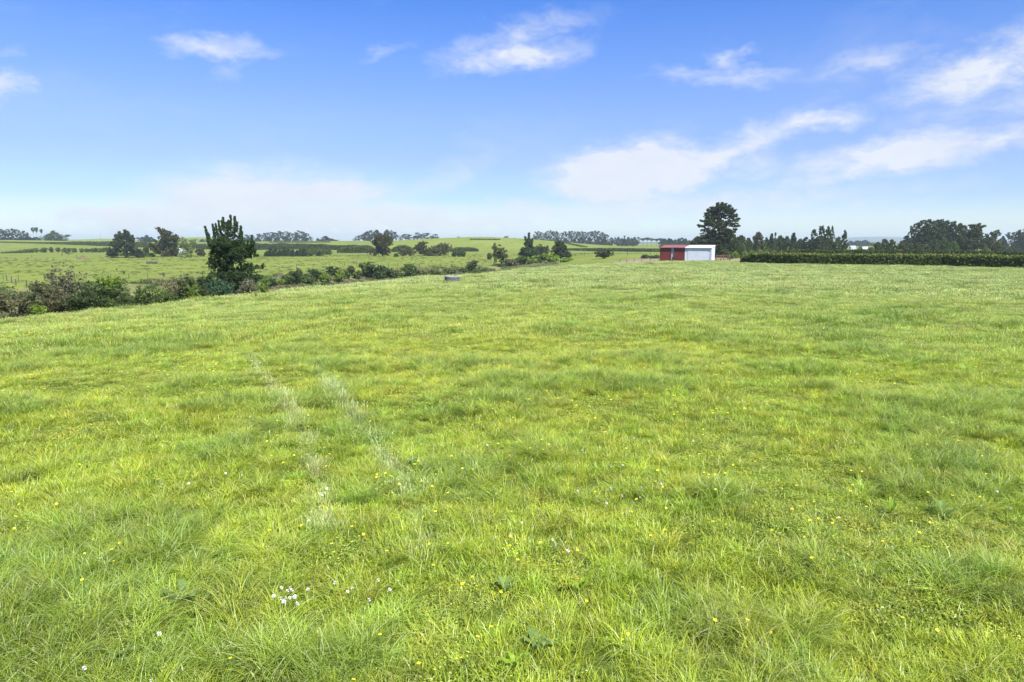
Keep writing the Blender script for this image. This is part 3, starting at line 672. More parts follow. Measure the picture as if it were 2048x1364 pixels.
def shed():
    x0, y0 = at(1320.7, 130.0); yaw = R(23); ux, uy = math.cos(yaw), -math.sin(yaw); vx, vy = math.sin(yaw), math.cos(yaw)
    zs = min(hz(x0, y0), hz(x0 + 9.4 * ux, y0 + 9.4 * uy)) - .05
    root = empty('farm_shed', (x0, y0, zs), -yaw)
    tag(root, 'long low steel shed, half faded red and half white, beyond the meadow', 'shed')
    zf = z_at(495.0, 128) - zs; zb = zf + .36; D = 5.0; L1, L2 = 4.62, 9.42
    # red bay: the wall either side of a tall opening, and the back and end walls
    m = MB(); corrugated(m, (0, 0), (2.05, 0), 0, zf, 0); corrugated(m, (2.62, 0), (L1 - .01, 0), 0, zf, 0)
    corrugated(m, (0, D), (0, 0), 0, zf, 0, zt0=zb, zt1=zf); corrugated(m, (L1, D), (0, D), 0, zb, 0)
    m.box((2.05, .02, zf / 2), (.06, .07, zf)); m.box((2.62, .02, zf / 2), (.06, .07, zf)); m.box((L1 / 2, .03, zf - .05), (L1 - .03, .05, .12))
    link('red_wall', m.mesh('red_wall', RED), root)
    m = MB(); m.box((2.335, .16, zf * .5 + .2), (.50, .04, zf - .45)); m.box((2.5, .12, zf * .62), (.05, .05, zf * .7)); link('door', m.mesh('door', GREYPANEL), root)
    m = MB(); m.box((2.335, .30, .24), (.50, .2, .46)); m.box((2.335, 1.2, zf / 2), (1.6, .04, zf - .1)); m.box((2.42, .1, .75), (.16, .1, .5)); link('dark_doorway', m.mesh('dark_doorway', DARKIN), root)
    # white bay
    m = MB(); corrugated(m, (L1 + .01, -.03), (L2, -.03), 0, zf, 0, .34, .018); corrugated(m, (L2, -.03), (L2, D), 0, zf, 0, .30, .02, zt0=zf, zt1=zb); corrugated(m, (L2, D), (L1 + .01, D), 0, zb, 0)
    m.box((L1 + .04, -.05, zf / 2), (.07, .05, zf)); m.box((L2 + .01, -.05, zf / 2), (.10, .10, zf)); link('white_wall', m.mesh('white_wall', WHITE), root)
    m = MB(); m.box((7.0, -.075, (zf - .3) / 2 + .02), (3.7, .03, zf - .34))
    for k in range(9): m.box((7.0, -.097, .15 + k * (zf - .4) / 9), (3.66, .012, .03))
    m.box((7.0, -.11, .16), (.5, .03, .06)); link('roller_door', m.mesh('roller_door', simple('pale_door_steel', (.53, .55, .60), (.64, .65, .69), 2, .5, .4)), root)
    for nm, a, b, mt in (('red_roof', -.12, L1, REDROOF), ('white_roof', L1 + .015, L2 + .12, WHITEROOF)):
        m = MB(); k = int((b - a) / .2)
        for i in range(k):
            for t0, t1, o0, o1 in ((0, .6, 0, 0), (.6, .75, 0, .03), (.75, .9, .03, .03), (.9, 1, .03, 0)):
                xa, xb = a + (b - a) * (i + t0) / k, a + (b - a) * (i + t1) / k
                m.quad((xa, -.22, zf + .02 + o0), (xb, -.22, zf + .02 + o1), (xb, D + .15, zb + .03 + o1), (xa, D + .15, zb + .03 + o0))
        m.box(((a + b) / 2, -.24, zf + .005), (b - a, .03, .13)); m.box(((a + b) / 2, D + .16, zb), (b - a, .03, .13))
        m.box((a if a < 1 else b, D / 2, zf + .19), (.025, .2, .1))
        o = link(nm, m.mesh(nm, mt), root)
        m = MB(); m.tube([(a + .02, -.31, zf - .04), (b - .02, -.31, zf - .06)], .055, 8); link('gutter', m.mesh('gutter', mt), o)
    m = MB(); m.tube([(L2 - .12, -.31, zf - .08), (L2 - .12, -.13, zf - .3), (L2 - .12, -.13, .05)], .04, 8); link('downpipe', m.mesh('downpipe', WHITE), root)
shed()
def rail_yard():
    x0, y0 = at(1433, 124.5); x1, y1 = at(1461.5, 125.5); z = hz((x0 + x1) / 2, y0)
    root = empty('yard_rail_fence', (x0, y0, z)); tag(root, 'short brown timber rail fence joined to the white end of the shed', 'fence')
    dx, dy = x1 - x0, y1 - y0; H = 1.2
    for t in (0.02, .36, .55, .98):
        m = MB(); m.box((dx * t, dy * t, H / 2), (.13, .13, H + .1 * (t == .98)), 0); link('post', m.mesh('post', RAILWOOD), root)
    for h in (.42, .76, 1.1):
        m = MB(); m.tube([(0, -.09, h), (dx, dy - .09, h + .01)], .055, 4); link('rail', m.mesh('rail', RAILWOOD), root)
rail_yard()
def round_trough():
    x, y = hit(904.5, 563.5); z = hz(x, y); root = empty('water_trough', (x, y, z - .05), .3)
    tag(root, 'low round concrete water trough standing alone in the near meadow', 'trough')
    Rr = 30 / F * y / 2; H = .50 + .05; m = MB(); k = 40
    prof_ = [(Rr * .93, 0), (Rr * .98, .06), (Rr, H - .05), (Rr * 1.01, H), (Rr * .91, H + .012), (Rr * .89, H - .12), (Rr * .86, .1), (0.01, .1)]
    for i in range(k):
        a, b = 2 * math.pi * i / k, 2 * math.pi * (i + 1) / k
        for (r0, h0), (r1, h1) in zip(prof_[:-1], prof_[1:]):
            m.quad((r0 * math.cos(a), r0 * math.sin(a), h0), (r0 * math.cos(b), r0 * math.sin(b), h0), (r1 * math.cos(b), r1 * math.sin(b), h1), (r1 * math.cos(a), r1 * math.sin(a), h1))
    link('basin', m.mesh('basin', CONC, False), root)
    m = MB(); r = Rr * .872; n = [(r * math.cos(2 * math.pi * i / k), r * math.sin(2 * math.pi * i / k), H - .035) for i in range(k)]
    m.v = n; m.f = [list(range(k))]; m.m = [0]; link('water', m.mesh('water', WATER), root)
    m = MB(); rim = [(Rr * .89, H - .03), (Rr * .885, H + .028), (Rr * 1.03, H + .028), (Rr * 1.03, H - .05), (Rr * 1.0, H - .055)]
    for i in range(k):
        a, b = 2 * math.pi * i / k, 2 * math.pi * (i + 1) / k
        for (r0, h0), (r1, h1) in zip(rim[:-1], rim[1:]): m.quad((r0 * math.cos(a), r0 * math.sin(a), h0), (r0 * math.cos(b), r0 * math.sin(b), h0), (r1 * math.cos(b), r1 * math.sin(b), h1), (r1 * math.cos(a), r1 * math.sin(a), h1))
    link('rim', m.mesh('rim', simple('sunlit_concrete_rim', (.34, .33, .31), (.5, .49, .46), 6)), root)  # same concrete made paler: the lit top edge is painted in
    m = MB(); m.box((Rr * .45, 0, H + .0), (.12, Rr * 1.2, .05)); m.tube([(Rr * .45, -.1, H - .05), (Rr * .2, -.15, H - .1)], .03, 6); link('float_cover', m.mesh('float_cover', DARKTROUGH), root)
round_trough()
def far_trough():
    x, y = hit(303.5, 527.5); z = hz(x, y); root = empty('water_trough', (x, y, z)); w = 18 / F * y
    tag(root, 'distant dark rectangular trough in the pasture past the gully', 'trough')
    m = MB(); H = 4.2 / F * y
    for sx in (-1, 1): m.box((sx * w * .5, 0, H / 2), (.15, 1.2, H))
    for sy in (-1, 1): m.box((0, sy * .6, H / 2), (w - .15, .12, H * .98))
    m.box((0, 0, .15), (w - .2, 1.0, .1)); link('basin', m.mesh('basin', DARKTROUGH), root)
    m = MB(); m.box((-w * .2, 0, H + .02), (w * .3, 1.0, .05)); link('cover', m.mesh('cover', CONC), root)
far_trough()
def mound(px, base, w, h, label, m_, seed, fol=None):
    x, y = hit(px, base); z = hz(x, y); W = w / F * y; H = h / F * y; n = 22; V = []; Fc = []
    for i in range(9):
        t = i / 8
        for j in range(n):
            a = 2 * math.pi * j / n; rr = t * (1 + .22 * math.sin(a * 3 + seed) + .12 * math.sin(a * 7 + seed * 2))
            V.append((W / 2 * rr * math.cos(a), W * .32 * rr * math.sin(a), H * (1 - t ** 1.8) * (1 + .25 * math.sin(a * 5 + i * 2.3 + seed)) - .06 - .05 * t))
    for i in range(8):
        for j in range(n): Fc.append([i * n + j, i * n + (j + 1) % n, (i + 1) * n + (j + 1) % n, (i + 1) * n + j])
    me = bpy.data.meshes.new('mound'); me.from_pydata(V, [], Fc); me.materials.append(m_); me.update()
    o = link('earth_mound', me, None, (x, y, z)); tag(o, label, 'mound')
DARKDIRT = simple('dark_turned_earth', (.03, .026, .02), (.09, .075, .05), 5, .95, .1, 1, .05)
mound(1455, 543, 18, 4.2, 'small dark mound of turned earth in the meadow before the hedge', DARKDIRT, 1)
mound(165, 517, 22, 5, 'low brown earth mound in the pasture beside the dark bushy pine', DIRT, 2)
mound(849, 566.5, 9, 1.6, 'little dark molehill in the grass near the round trough', DARKDIRT, 3)
def mast(px, top, dist, label):
    x, y = at(px, dist); z = hz(x, y); H = z_at(top, y) - z; m = MB(); m.tube([(0, 0, -.5), (0, 0, H * .5), (0, 0, H)], [.16, .12, .06], 6)
    root = empty('radio_mast', (x, y, z)); tag(root, label, 'mast'); link('pole', m.mesh('pole', CONC), root)
    for k in range(3):
        m = MB(); m.tube([(-.9 + .3 * k, 0, H * (.97 - .12 * k)), (.9 - .3 * k, 0, H * (.97 - .12 * k))], .03, 4); link('antenna', m.mesh('antenna', CONC), root)
mast(202, 463, 1150, 'thin pale mast on the skyline beside the grassy hill')
mast(894, 473, 1000, 'thin pale mast on the skyline near the lone small conifer')
def far_house(px, top, base, w, dist, wallm, roofm, label, rz=.2):
    x, y = at(px, dist); z = hz(x, y); W = w / F * y; zt = z_at(top, y) - z; z0 = min(z_at(base, y) - z, zt - 2.4)
    root = empty('farm_building', (x, y, z), rz); tag(root, label, 'building'); Hh = max(zt - 1.2, 2.2); D = W * .6
    m = MB(); m.box((0, 0, Hh / 2), (W * .94, D * .94, Hh)); link('wall', m.mesh('wall', wallm), root)
    m = MB(); a, b, c = (-W / 2, -D / 2, Hh - .05), (W / 2, -D / 2, Hh - .05), (W / 2, D / 2, Hh - .05); d = (-W / 2, D / 2, Hh - .05); e, f = (-W / 2, 0, Hh + 1.25), (W / 2, 0, Hh + 1.25)
    m.quad(a, b, f, e); m.quad(c, d, e, f); m.v += [a, e, d, b, c, f]; n = len(m.v); m.f += [[n - 6, n - 5, n - 4], [n - 3, n - 2, n - 1]]; m.m += [0, 0]
    m.quad(d, c, b, a); link('roof', m.mesh('roof', roofm), root)
    for t in (-.25, .22):
        m = MB(); m.box((W * t, -D * .47 - .02, Hh * .55), (W * .13, .06, Hh * .35)); link('window', m.mesh('window', DARKIN), root)
far_house(358, 497, 503, 13, 420, GREYPANEL, WHITE, 'white roofed building half hidden by the pale green tree')
far_house(1706, 491.5, 500, 12, 520, WHITE, GREYPANEL, 'small blue grey roofed house beyond the hedges, nearest the tufted conifers')
far_house(1731, 494, 501, 9, 560, WHITE, WHITEROOF, 'small white roofed house beyond the hedges beside a rounded dark tree', -.3)

# ------------------------------------------------------------------ hedges
def hedge(pts, width, top, label, seed, fol='hedge', leaf=.16, dens=22, hvar=.10, topfol=None, gaps=0.0, name='hedge', group=None, taper=True):
    """pts: ground points along the hedge; top: height(s) above the ground at those points"""
    rng = np.random.default_rng(seed); P = np.array(pts, float); seg = np.hypot(*(P[1:] - P[:-1]).T); S = np.concatenate([[0], np.cumsum(seg)]); L = S[-1]
    tops = np.interp(np.linspace(0, 1, len(P)), np.linspace(0, 1, len(np.atleast_1d(top))), np.atleast_1d(top)) if np.ndim(top) else np.full(len(P), top)
    def pos(s): return np.stack([np.interp(s, S, P[:, 0]), np.interp(s, S, P[:, 1])], -1)
    def frame(s):
        a, b = pos(np.clip(s - .5, 0, L)), pos(np.clip(s + .5, 0, L)); d = b - a; d /= np.linalg.norm(d, axis=-1)[..., None] + 1e-9
        return pos(s), np.stack([-d[..., 1], d[..., 0]], -1)
    def Ht(s): return np.interp(s, S, tops) * (1 + hvar * 2 * (fbm(s / (width * 1.6), s * 0 + seed, seed, 3) - .5))
    def endt(s): return .35 + .65 * np.sqrt(np.clip(np.minimum(s, L - s) / (1.2 * float(np.mean(tops))), 0, 1)) if taper else 1.0
    def keep(s): return fbm(s / 6., s * 0 + 7, seed + 3, 2) > gaps
    n = max(4, int(L / (width * .5))); ss = np.linspace(0, L, n); c, nn = frame(ss); hh = Ht(ss) * endt(ss); zz = height(c[:, 0], c[:, 1])
    kk = keep(ss); wv = width * (.40 + .06 * np.sin(ss * 1.3 / width)) * np.where(kk, 1, .25); hh2 = np.where(kk, hh, hh * .3)
    ring = [(-1, -.15), (-1.02, .45), (-.85, .85), (0, .93), (.85, .85), (1.02, .45), (1, -.15)]
    V = np.concatenate([np.stack([c[:, 0] + nn[:, 0] * wv * a, c[:, 1] + nn[:, 1] * wv * a, zz + hh2 * b], -1)[:, None] for a, b in ring], 1)
    Fc = []; k = len(ring)
    for i in range(n - 1):
        for j in range(k - 1): Fc.append([i * k + j, (i + 1) * k + j, (i + 1) * k + j + 1, i * k + j + 1])
    for i in (0, n - 1): Fc += [[i * k, i * k + 1, i * k + 5, i * k + 6], [i * k + 1, i * k + 2, i * k + 4, i * k + 5]]
    V = V.reshape(-1, 3); Tn = np.full(len(V), .15); mi = np.zeros(len(Fc), int)
    M = int(L * (2 * float(np.mean(tops)) + width) * dens); s = rng.random(M) * L; s = s[keep(s)]; M = len(s); cc, nv = frame(s); h = Ht(s) * endt(s); u = rng.random(M)
    per = 2 * h + width; q = u * per
    side = np.where(q < h, -1, np.where(q < 2 * h, 1, 0)); a = np.where(side == 0, (q - 2 * h) / width * 2 - 1, side * (1 - .12 * rng.random(M))); b = np.where(side == 0, .96, np.where(side < 0, q / h, (q - h) / h))
    a = a * (1 - .25 * np.clip(b - .75, 0, 1)); out = 1 + .12 * rng.normal(size=M)
    x = cc[:, 0] + nv[:, 0] * a * width / 2 * out; y = cc[:, 1] + nv[:, 1] * a * width / 2 * out; z = height(x, y) + b * h * (1 + .05 * rng.normal(size=M))
    C = np.stack([x, y, z], 1); tone = np.clip(.4 + .8 * (fbm(s / 1.3, z * 1.2 + side * 9, seed + 9, 3) - .5) + .15 * rng.normal(size=M), 0, 1)
    V1, T1 = leafs(rng, C, np.full((M, 3), leaf * .9), 3, leaf, tone, .4)
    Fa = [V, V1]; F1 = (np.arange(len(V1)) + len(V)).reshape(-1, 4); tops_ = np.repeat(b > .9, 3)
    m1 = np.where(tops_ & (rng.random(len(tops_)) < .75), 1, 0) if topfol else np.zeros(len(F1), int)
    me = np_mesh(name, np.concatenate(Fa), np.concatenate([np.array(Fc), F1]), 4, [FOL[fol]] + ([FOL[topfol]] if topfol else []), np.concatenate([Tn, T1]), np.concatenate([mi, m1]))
    o = link(name, me); tag(o, label, 'hedge', group); return o
def far_pts(lst): return [at(px, d) for px, d in lst]
def hedge_far(lst, top, width, label, seed, **kw):
    """lst of (px, top row, distance)"""
    pts = [at(px, d) for px, t, d in lst]; tops = [max(z_at(t, d) - hz(*at(px, d)), .8) for px, t, d in lst]
    S = np.linspace(0, 1, len(pts)); q = np.linspace(0, 1, len(pts) * 3 - 2)
    P = np.stack([np.interp(q, S, [p[0] for p in pts]), np.interp(q, S, [p[1] for p in pts])], 1)
    tp = [max(.5, float(np.interp(t, S, [z_at(l[1], l[2]) for l in lst])) - hz(*P[i])) for i, t in enumerate(q)]
    return hedge([tuple(p) for p in P], width, tp, label, seed, **kw)
near_pts = [hit(px, py) for px, py in [(1493, 526), (1600, 528.5), (1750, 531), (1900, 533.5), (2048, 536.5), (2200, 540), (2400, 545)]]
near_pts = [(x, y + 1.1) for x, y in near_pts]
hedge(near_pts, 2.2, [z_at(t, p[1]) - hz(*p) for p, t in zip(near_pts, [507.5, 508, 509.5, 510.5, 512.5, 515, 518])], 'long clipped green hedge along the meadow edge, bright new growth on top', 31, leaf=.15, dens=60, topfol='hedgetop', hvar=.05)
hedge_far([(1555, 500.5, 165), (1700, 501, 163), (1850, 501.5, 160), (2048, 503.5, 155), (2300, 507, 150)], 0, 2.2, 'second dark trimmed hedge running parallel just behind the bright topped one', 32, leaf=.2, dens=22, hvar=.06)
hedge_far([(1130, 497.5, 560), (1200, 497, 540), (1260, 497.5, 520), (1325, 498.5, 500), (1345, 498.5, 495)], 0, 4, 'straight dark hedge in the pasture beyond the red end of the shed', 33, leaf=.5, dens=5, hvar=.05)
hedge_far([(1060, 487.5, 820), (1100, 489, 760), (1135, 492, 700), (1170, 494.5, 660)], 0, 5, 'thin dark hedge slanting down the slope behind the conical conifer', 34, leaf=.6, dens=4, hvar=.08)
hedge_far([(905, 495.5, 520), (930, 495.5, 520), (957, 497, 520)], 0, 4, 'short dark hedge on the green slope beyond the brown shrub mass', 35, leaf=.5, dens=6, hvar=.18)
hedge_far([(470, 489, 600), (520, 488.5, 600), (570, 487, 600), (610, 488, 600), (660, 491, 590), (745, 492.5, 570)], 0, 5, 'long curving hedge halfway up the slope past the tall young pine', 36, leaf=.55, dens=6, hvar=.16)
hedge_far([(540, 486, 830), (565, 484.3, 830), (600, 484.5, 830), (640, 486.5, 830), (660, 487, 830)], 0, 5, 'thin hedge cresting the low hill below the hazy pines', 37, leaf=.7, dens=4, hvar=.1)
hedge_far([(675, 496.5, 470), (710, 495.5, 470), (742, 496, 470)], 0, 4, 'short dense hedge just before the fan shaped rusty tree', 38, leaf=.5, dens=7, hvar=.18)
hedge_far([(784, 492, 500), (800, 491, 500), (825, 490.5, 500)], 0, 4, 'dark hedge piece between the fan shaped rusty tree and brown shrubs', 39, leaf=.5, dens=6, hvar=.18)
hedge_far([(-120, 485.5, 700), (0, 485.5, 690), (100, 485.5, 680), (170, 484.5, 670), (225, 484, 660), (300, 485.5, 650)], 0, 5.5, 'long dark shelter hedge crossing below the far umbrella topped pines', 40, leaf=.6, dens=5, hvar=.16)
hedge_far([(340, 487.5, 640), (400, 489, 620), (430, 490, 610)], 0, 5, 'hedge glimpsed behind the pale green tree', 41, leaf=.6, dens=5, hvar=.1)
hedge_far([(1320, 489.5, 800), (1380, 489, 800), (1400, 489, 800)], 0, 6, 'dark band of hedge far behind the red end of the shed', 43, leaf=.7, dens=4)
hedge_far([(940, 485.8, 700), (975, 485, 700), (1000, 485.6, 700)], 0, 3, 'thin hedge along the crest of the rounded green hill', 44, leaf=.6, dens=4)

# ------------------------------------------------------------------ fences
def fence(pts, label, hpost=1.15, nwire=5, lean=.05, seed=1, spacing=None, r=.065, base_h=0):
    rng = random.Random(seed)
    if spacing:
        q = []
        for (x0, y0), (x1, y1) in zip(pts[:-1], pts[1:]):
            n = max(1, int(math.hypot(x1 - x0, y1 - y0) / spacing)); q += [(x0 + (x1 - x0) * i / n, y0 + (y1 - y0) * i / n) for i in range(n)]
        pts = q + [pts[-1]]
    P = [(x, y, hz(x, y)) for x, y in pts]; o = P[0]
    root = empty('wire_fence', o); tag(root, label, 'fence')
    tops = []
    for (x, y, z) in P:
        hh = hpost * rng.uniform(.88, 1.12); lx, ly = rng.gauss(0, lean) * hh, rng.gauss(0, lean) * hh; m = MB()
        m.tube([(0, 0, -.3), (lx * .5, ly * .5, hh * .5), (lx, ly, hh)], [r, r * .95, r * .85], 6)
        link('post', m.mesh('post', WOOD), root, (x - o[0], y - o[1], z - o[2])); tops.append((x - o[0], y - o[1], z - o[2], lx, ly, hh))
    m = MB()
    for k in range(nwire):
        t = (k + .8) / nwire * .95
        for a, b in zip(tops[:-1], tops[1:]):
            pa = (a[0] + a[3] * t, a[1] + a[4] * t, a[2] + a[5] * t); pb = (b[0] + b[3] * t, b[1] + b[4] * t, b[2] + b[5] * t)
            m.tube([pa, ((pa[0] + pb[0]) / 2, (pa[1] + pb[1]) / 2, (pa[2] + pb[2]) / 2 - .03), pb], .006, 3, cap=False)
    link('wires', m.mesh('wires', WIRE), root)
def hits(l): return [hit(*p) for p in l]
fence(hits([(-40, 561), (7, 560), (37, 562), (90, 561.5), (130, 560.5), (172, 559), (222, 557), (258, 556.5), (295, 556), (328, 555.5), (368, 555), (406, 553)]), 'post and wire fence along the gully edge behind the brown scrub', 1.15, seed=2, spacing=9)
fence(hits([(14, 561.5), (24, 566.5), (32, 571), (53, 574), (75, 575.5)]), 'short fence of leaning posts running down towards the brown scrub', 1.25, seed=3, lean=.07, r=.09)
fence(hits([(520, 545.5), (558, 541), (593, 536.5), (627, 534.8), (659, 533), (689, 532), (713, 531), (745, 532), (777, 532.6), (796, 533.6), (826, 534.5), (839, 535), (858, 535), (881, 535.5), (904, 535), (924, 535), (945, 535), (964, 533.5), (993, 533)]), 'long post and wire fence above the gully from the young pine onward', 1.2, seed=4, r=.08)
fence(hits([(640, 506.5), (665, 507), (693, 507.5), (715, 508.5), (735, 511)]), 'faint fence before the short dense hedge and the fan shaped tree', 1.3, seed=5, r=.09)
fence(hits([(950, 513.5), (985, 513.5), (1028, 512), (1120, 511.5), (1169, 511), (1255, 510.5), (1300, 510)]), 'distant fence crossing the pasture behind the conical conifer', 1.3, seed=6, r=.09, spacing=22)
fence(hits([(940, 517), (958, 526), (970, 525), (982, 524.5), (993, 527)]), 'little fence curving beside the slender olive shrub', 1.1, seed=7, r=.08)
ff = [at(1150, 176), at(1192, 172), at(1240, 167), at(1285, 163), at(1319, 161)]
fence(ff, 'crooked old posts of the fence before the bare soil strip', 1.25, seed=8, spacing=2.0, lean=.12, r=.085)
fence([at(-40, 310), at(60, 330), at(150, 345), at(215, 350)], 'barely visible far fence crossing the pasture by the brown earth mound', 1.2, seed=9, spacing=25, r=.08)

# ------------------------------------------------------------------ shrubs of the gully
def bush(px, top, w, dist, fol, label, cat='shrub', name='shrub', leaf=None, dens=1.0, tall=None, twig=False, base=None, group=None, seed=None, lumps=5, sep=1.7, fitbase=False):
    x, y = at(px, dist) if base is None else hit(px, base)
    z = hz(x, y)
    if fitbase: z = min(z, z_at(top, y) - 1.1)
    H = max(z_at(top, y) - z, .4); W = w / F * y; rng = np.random.default_rng(int(px * 13 + top * 7) if seed is None else seed)
    leaf = leaf or max(.075, y * .00155); root = empty(name, (x, y, z)); tag(root, label, cat, group)
    cs = max(.12 * min(W, H), leaf * 1.6); n0 = int(max(40, dens * 1.5 * W * H / (leaf * leaf) / 14))
    B = [(0, 0, H * .50, W * .44, W * .42, H * .46, n0)]
    for k in range(lumps):
        a = rng.random() * 6.28; q = rng.uniform(.18, .30); B.append((W * .27 * math.cos(a), W * .27 * math.sin(a), H * rng.uniform(.35, .80), W * q, W * q, min(H * .2, W * q * .9), int(n0 * .22)))
    cr = blob_crown('foliage', rng, B, cs, 14, leaf, FOL[fol], .4, .75, .5 if not twig else .3, fit=(H, W))
    link('foliage', cr, root); m = MB(); r = min(.09, W * .02)
    for k in range(6 if twig else 4):
        a = rng.random() * 6.28; q = rng.uniform(.1, .34); m.tube([(.05 * math.cos(a), .05 * math.sin(a), -.15), (W * q * .5 * math.cos(a), W * q * .5 * math.sin(a), H * .4), (W * q * math.cos(a), W * q * math.sin(a), H * .82)], [r, r * .7, r * .3], 5)
    link('stems', m.mesh('stems', BARK), root)
SH = 'shrubs growing in the gully'
for px, top, w, d, fol, lab, kw in [
    (16, 582, 66, 39, 'brown', 'ragged brown scrub bush at the very start of the gully', {}),
    (-70, 585, 80, 36, 'brown', 'brown scrub bush hanging over the gully before the first ragged one', {}),
    (46, 574, 40, 41, 'olive', 'low olive brown bush between ragged scrub and the big dark brown bush', {}),
    (86, 562, 62, 43, 'brown', 'big dark brown bush with bare stems, next to the feathery grey one', dict(dens=1.2)),
    (128, 534, 52, 50, 'grey', 'tall feathery grey bush, tallest of the scrub', dict(dens=1.5, twig=True)),
    (98, 534, 18, 50, 'grey', 'thin wispy grey sapling rising behind the big dark brown bush', dict(dens=1.0, twig=True)),
    (133, 566, 60, 44, 'grey', 'rounded grey twiggy bush below the tall feathery one', dict(dens=.8, twig=True)),
    (168, 561, 54, 45, 'dark', 'dark green bush in front of the lime leaved one', {}),
    (192, 556, 30, 52, 'lime', 'lime leaved bush peeking out above the dark green one', {}),
    (214, 552, 40, 50, 'lime', 'tall lime leaved bush touching the large mid green bush', {}),
    (242, 547, 52, 51, 'green', 'large mid green bush, widest between lime and olive ones', {}),
    (262, 573, 46, 48, 'green', 'low green bush hiding the foot of the large mid green one', {}),
    (313, 549, 32, 58, 'grey', 'wispy grey green bush behind the small lime mound', dict(dens=1.1, twig=True)),
    (307, 572, 44, 50, 'lime', 'small lime mound of leaves before the wispy grey green bush', {}),
    (334, 562, 26, 52, 'scrub', 'straw coloured dead bush beside the small lime mound', dict(dens=.7)),
    (358, 551, 48, 53, 'olive', 'broad olive bush between dead straw bush and young pine', {}),
    (392, 546, 42, 54, 'dark', 'dark bush leaning against the young pine', {}),
    (381, 570, 26, 52, 'lime', 'little bright bush tucked under the broad olive one', {}),
    (62, 611, 30, 36, 'lime', 'small bright green bush at the foot of the dark brown bush', {}),
    (432, 560, 50, 50, 'teal', 'glossy blue green shrub at the foot of the young pine', {}),
    (487, 558, 34, 52, 'grey', 'grey green shrub under the drooping branches of the young pine', dict(dens=.8)),
    (521, 560, 15, 57, 'lime', 'small lime bush just past the young pine', {}),
    ]: bush(px, top, w, d, fol, lab, group=SH, **kw)
for px, top, w, b, fol, lab in [
    (562, 559, 15, 571, 'lime', 'small round lime bush beside a taller green one on the gully bank'),
    (575, 548, 24, 571, 'green', 'green bush squeezed between the round lime bush and a black green one'),
    (592, 538, 25, 569, 'dark', 'black green upright bush below the long fence'),
    (630, 537, 20, 562, 'green', 'loose green bush directly under the farm track'),
    (650, 546, 19, 566, 'lime', 'round lime bush with a dark hollow, in open bank grass'),
    (668, 533, 26, 556, 'dark', 'dark purplish bush crowning the gully bank'),
    (678, 542, 19, 564, 'lime', 'lime bush nestled against the dark purplish one'),
    (715, 541, 15, 558, 'green', 'small green bush before the tan dry bank'),
    (732, 524, 26, 555, 'green', 'tall green bush beside the twin dark bushes'),
    (752, 529, 32, 557, 'dark', 'twin headed dark bush along the gully rim'),
    (770, 532, 24, 556, 'dark', 'dark bush merging with the twin headed one'),
    (821, 528, 27, 553, 'green', 'lone round dense green bush against the tan bank'),
    (945, 521, 21, 545, 'olive', 'upright olive bush where the gully narrows near the trough'),
    (979, 506, 9, 519, 'olive', 'tiny lollipop shaped tree in the pasture by the slender olive shrub'),
    (990, 487, 9, 533, 'olive', 'thin stemmed wispy sapling behind the slender olive shrub'),
    (1003, 490, 24, 534, 'olive', 'slender olive shrub with a narrow crown and dark base'),
    (1021, 518, 24, 534, 'grey', 'grey green rounded shrub touching the slender olive one'),
    (1042, 512, 26, 532, 'green', 'dull green dome shrub under the conical conifer'),
    (1064, 515, 24, 531, 'lime', 'yellow green dome shrub in front of the conical conifer'),
    (1077, 511, 20, 529, 'green', 'green dome shrub behind the yellow green one'),
    (1101, 506, 34, 527, 'lime', 'largest yellow green dome shrub, below the dark spreading conifer'),
    (1131, 515, 24, 524, 'lime', 'lowest yellow green mound, last of the dome shrubs'),
    (1085, 490, 32, 513, 'rust', 'brownish dome bush between the conical and the spreading conifer'),
    (1210, 501, 36, 517, 'rust', 'wide brownish bush alone in front of the long pasture hedge'),
    (1290, 509, 14, 517, 'olive', 'small olive bush near the red end of the shed'),
    (1303, 511, 10, 517, 'green', 'tiny green bush nearest the red end of the shed'),
    (1313, 510, 12, 517, 'green', 'low green tuft touching the red end wall of the shed'),
    ]: bush(px, top, w, None, fol, lab, base=b, group=SH if px < 1135 else None)

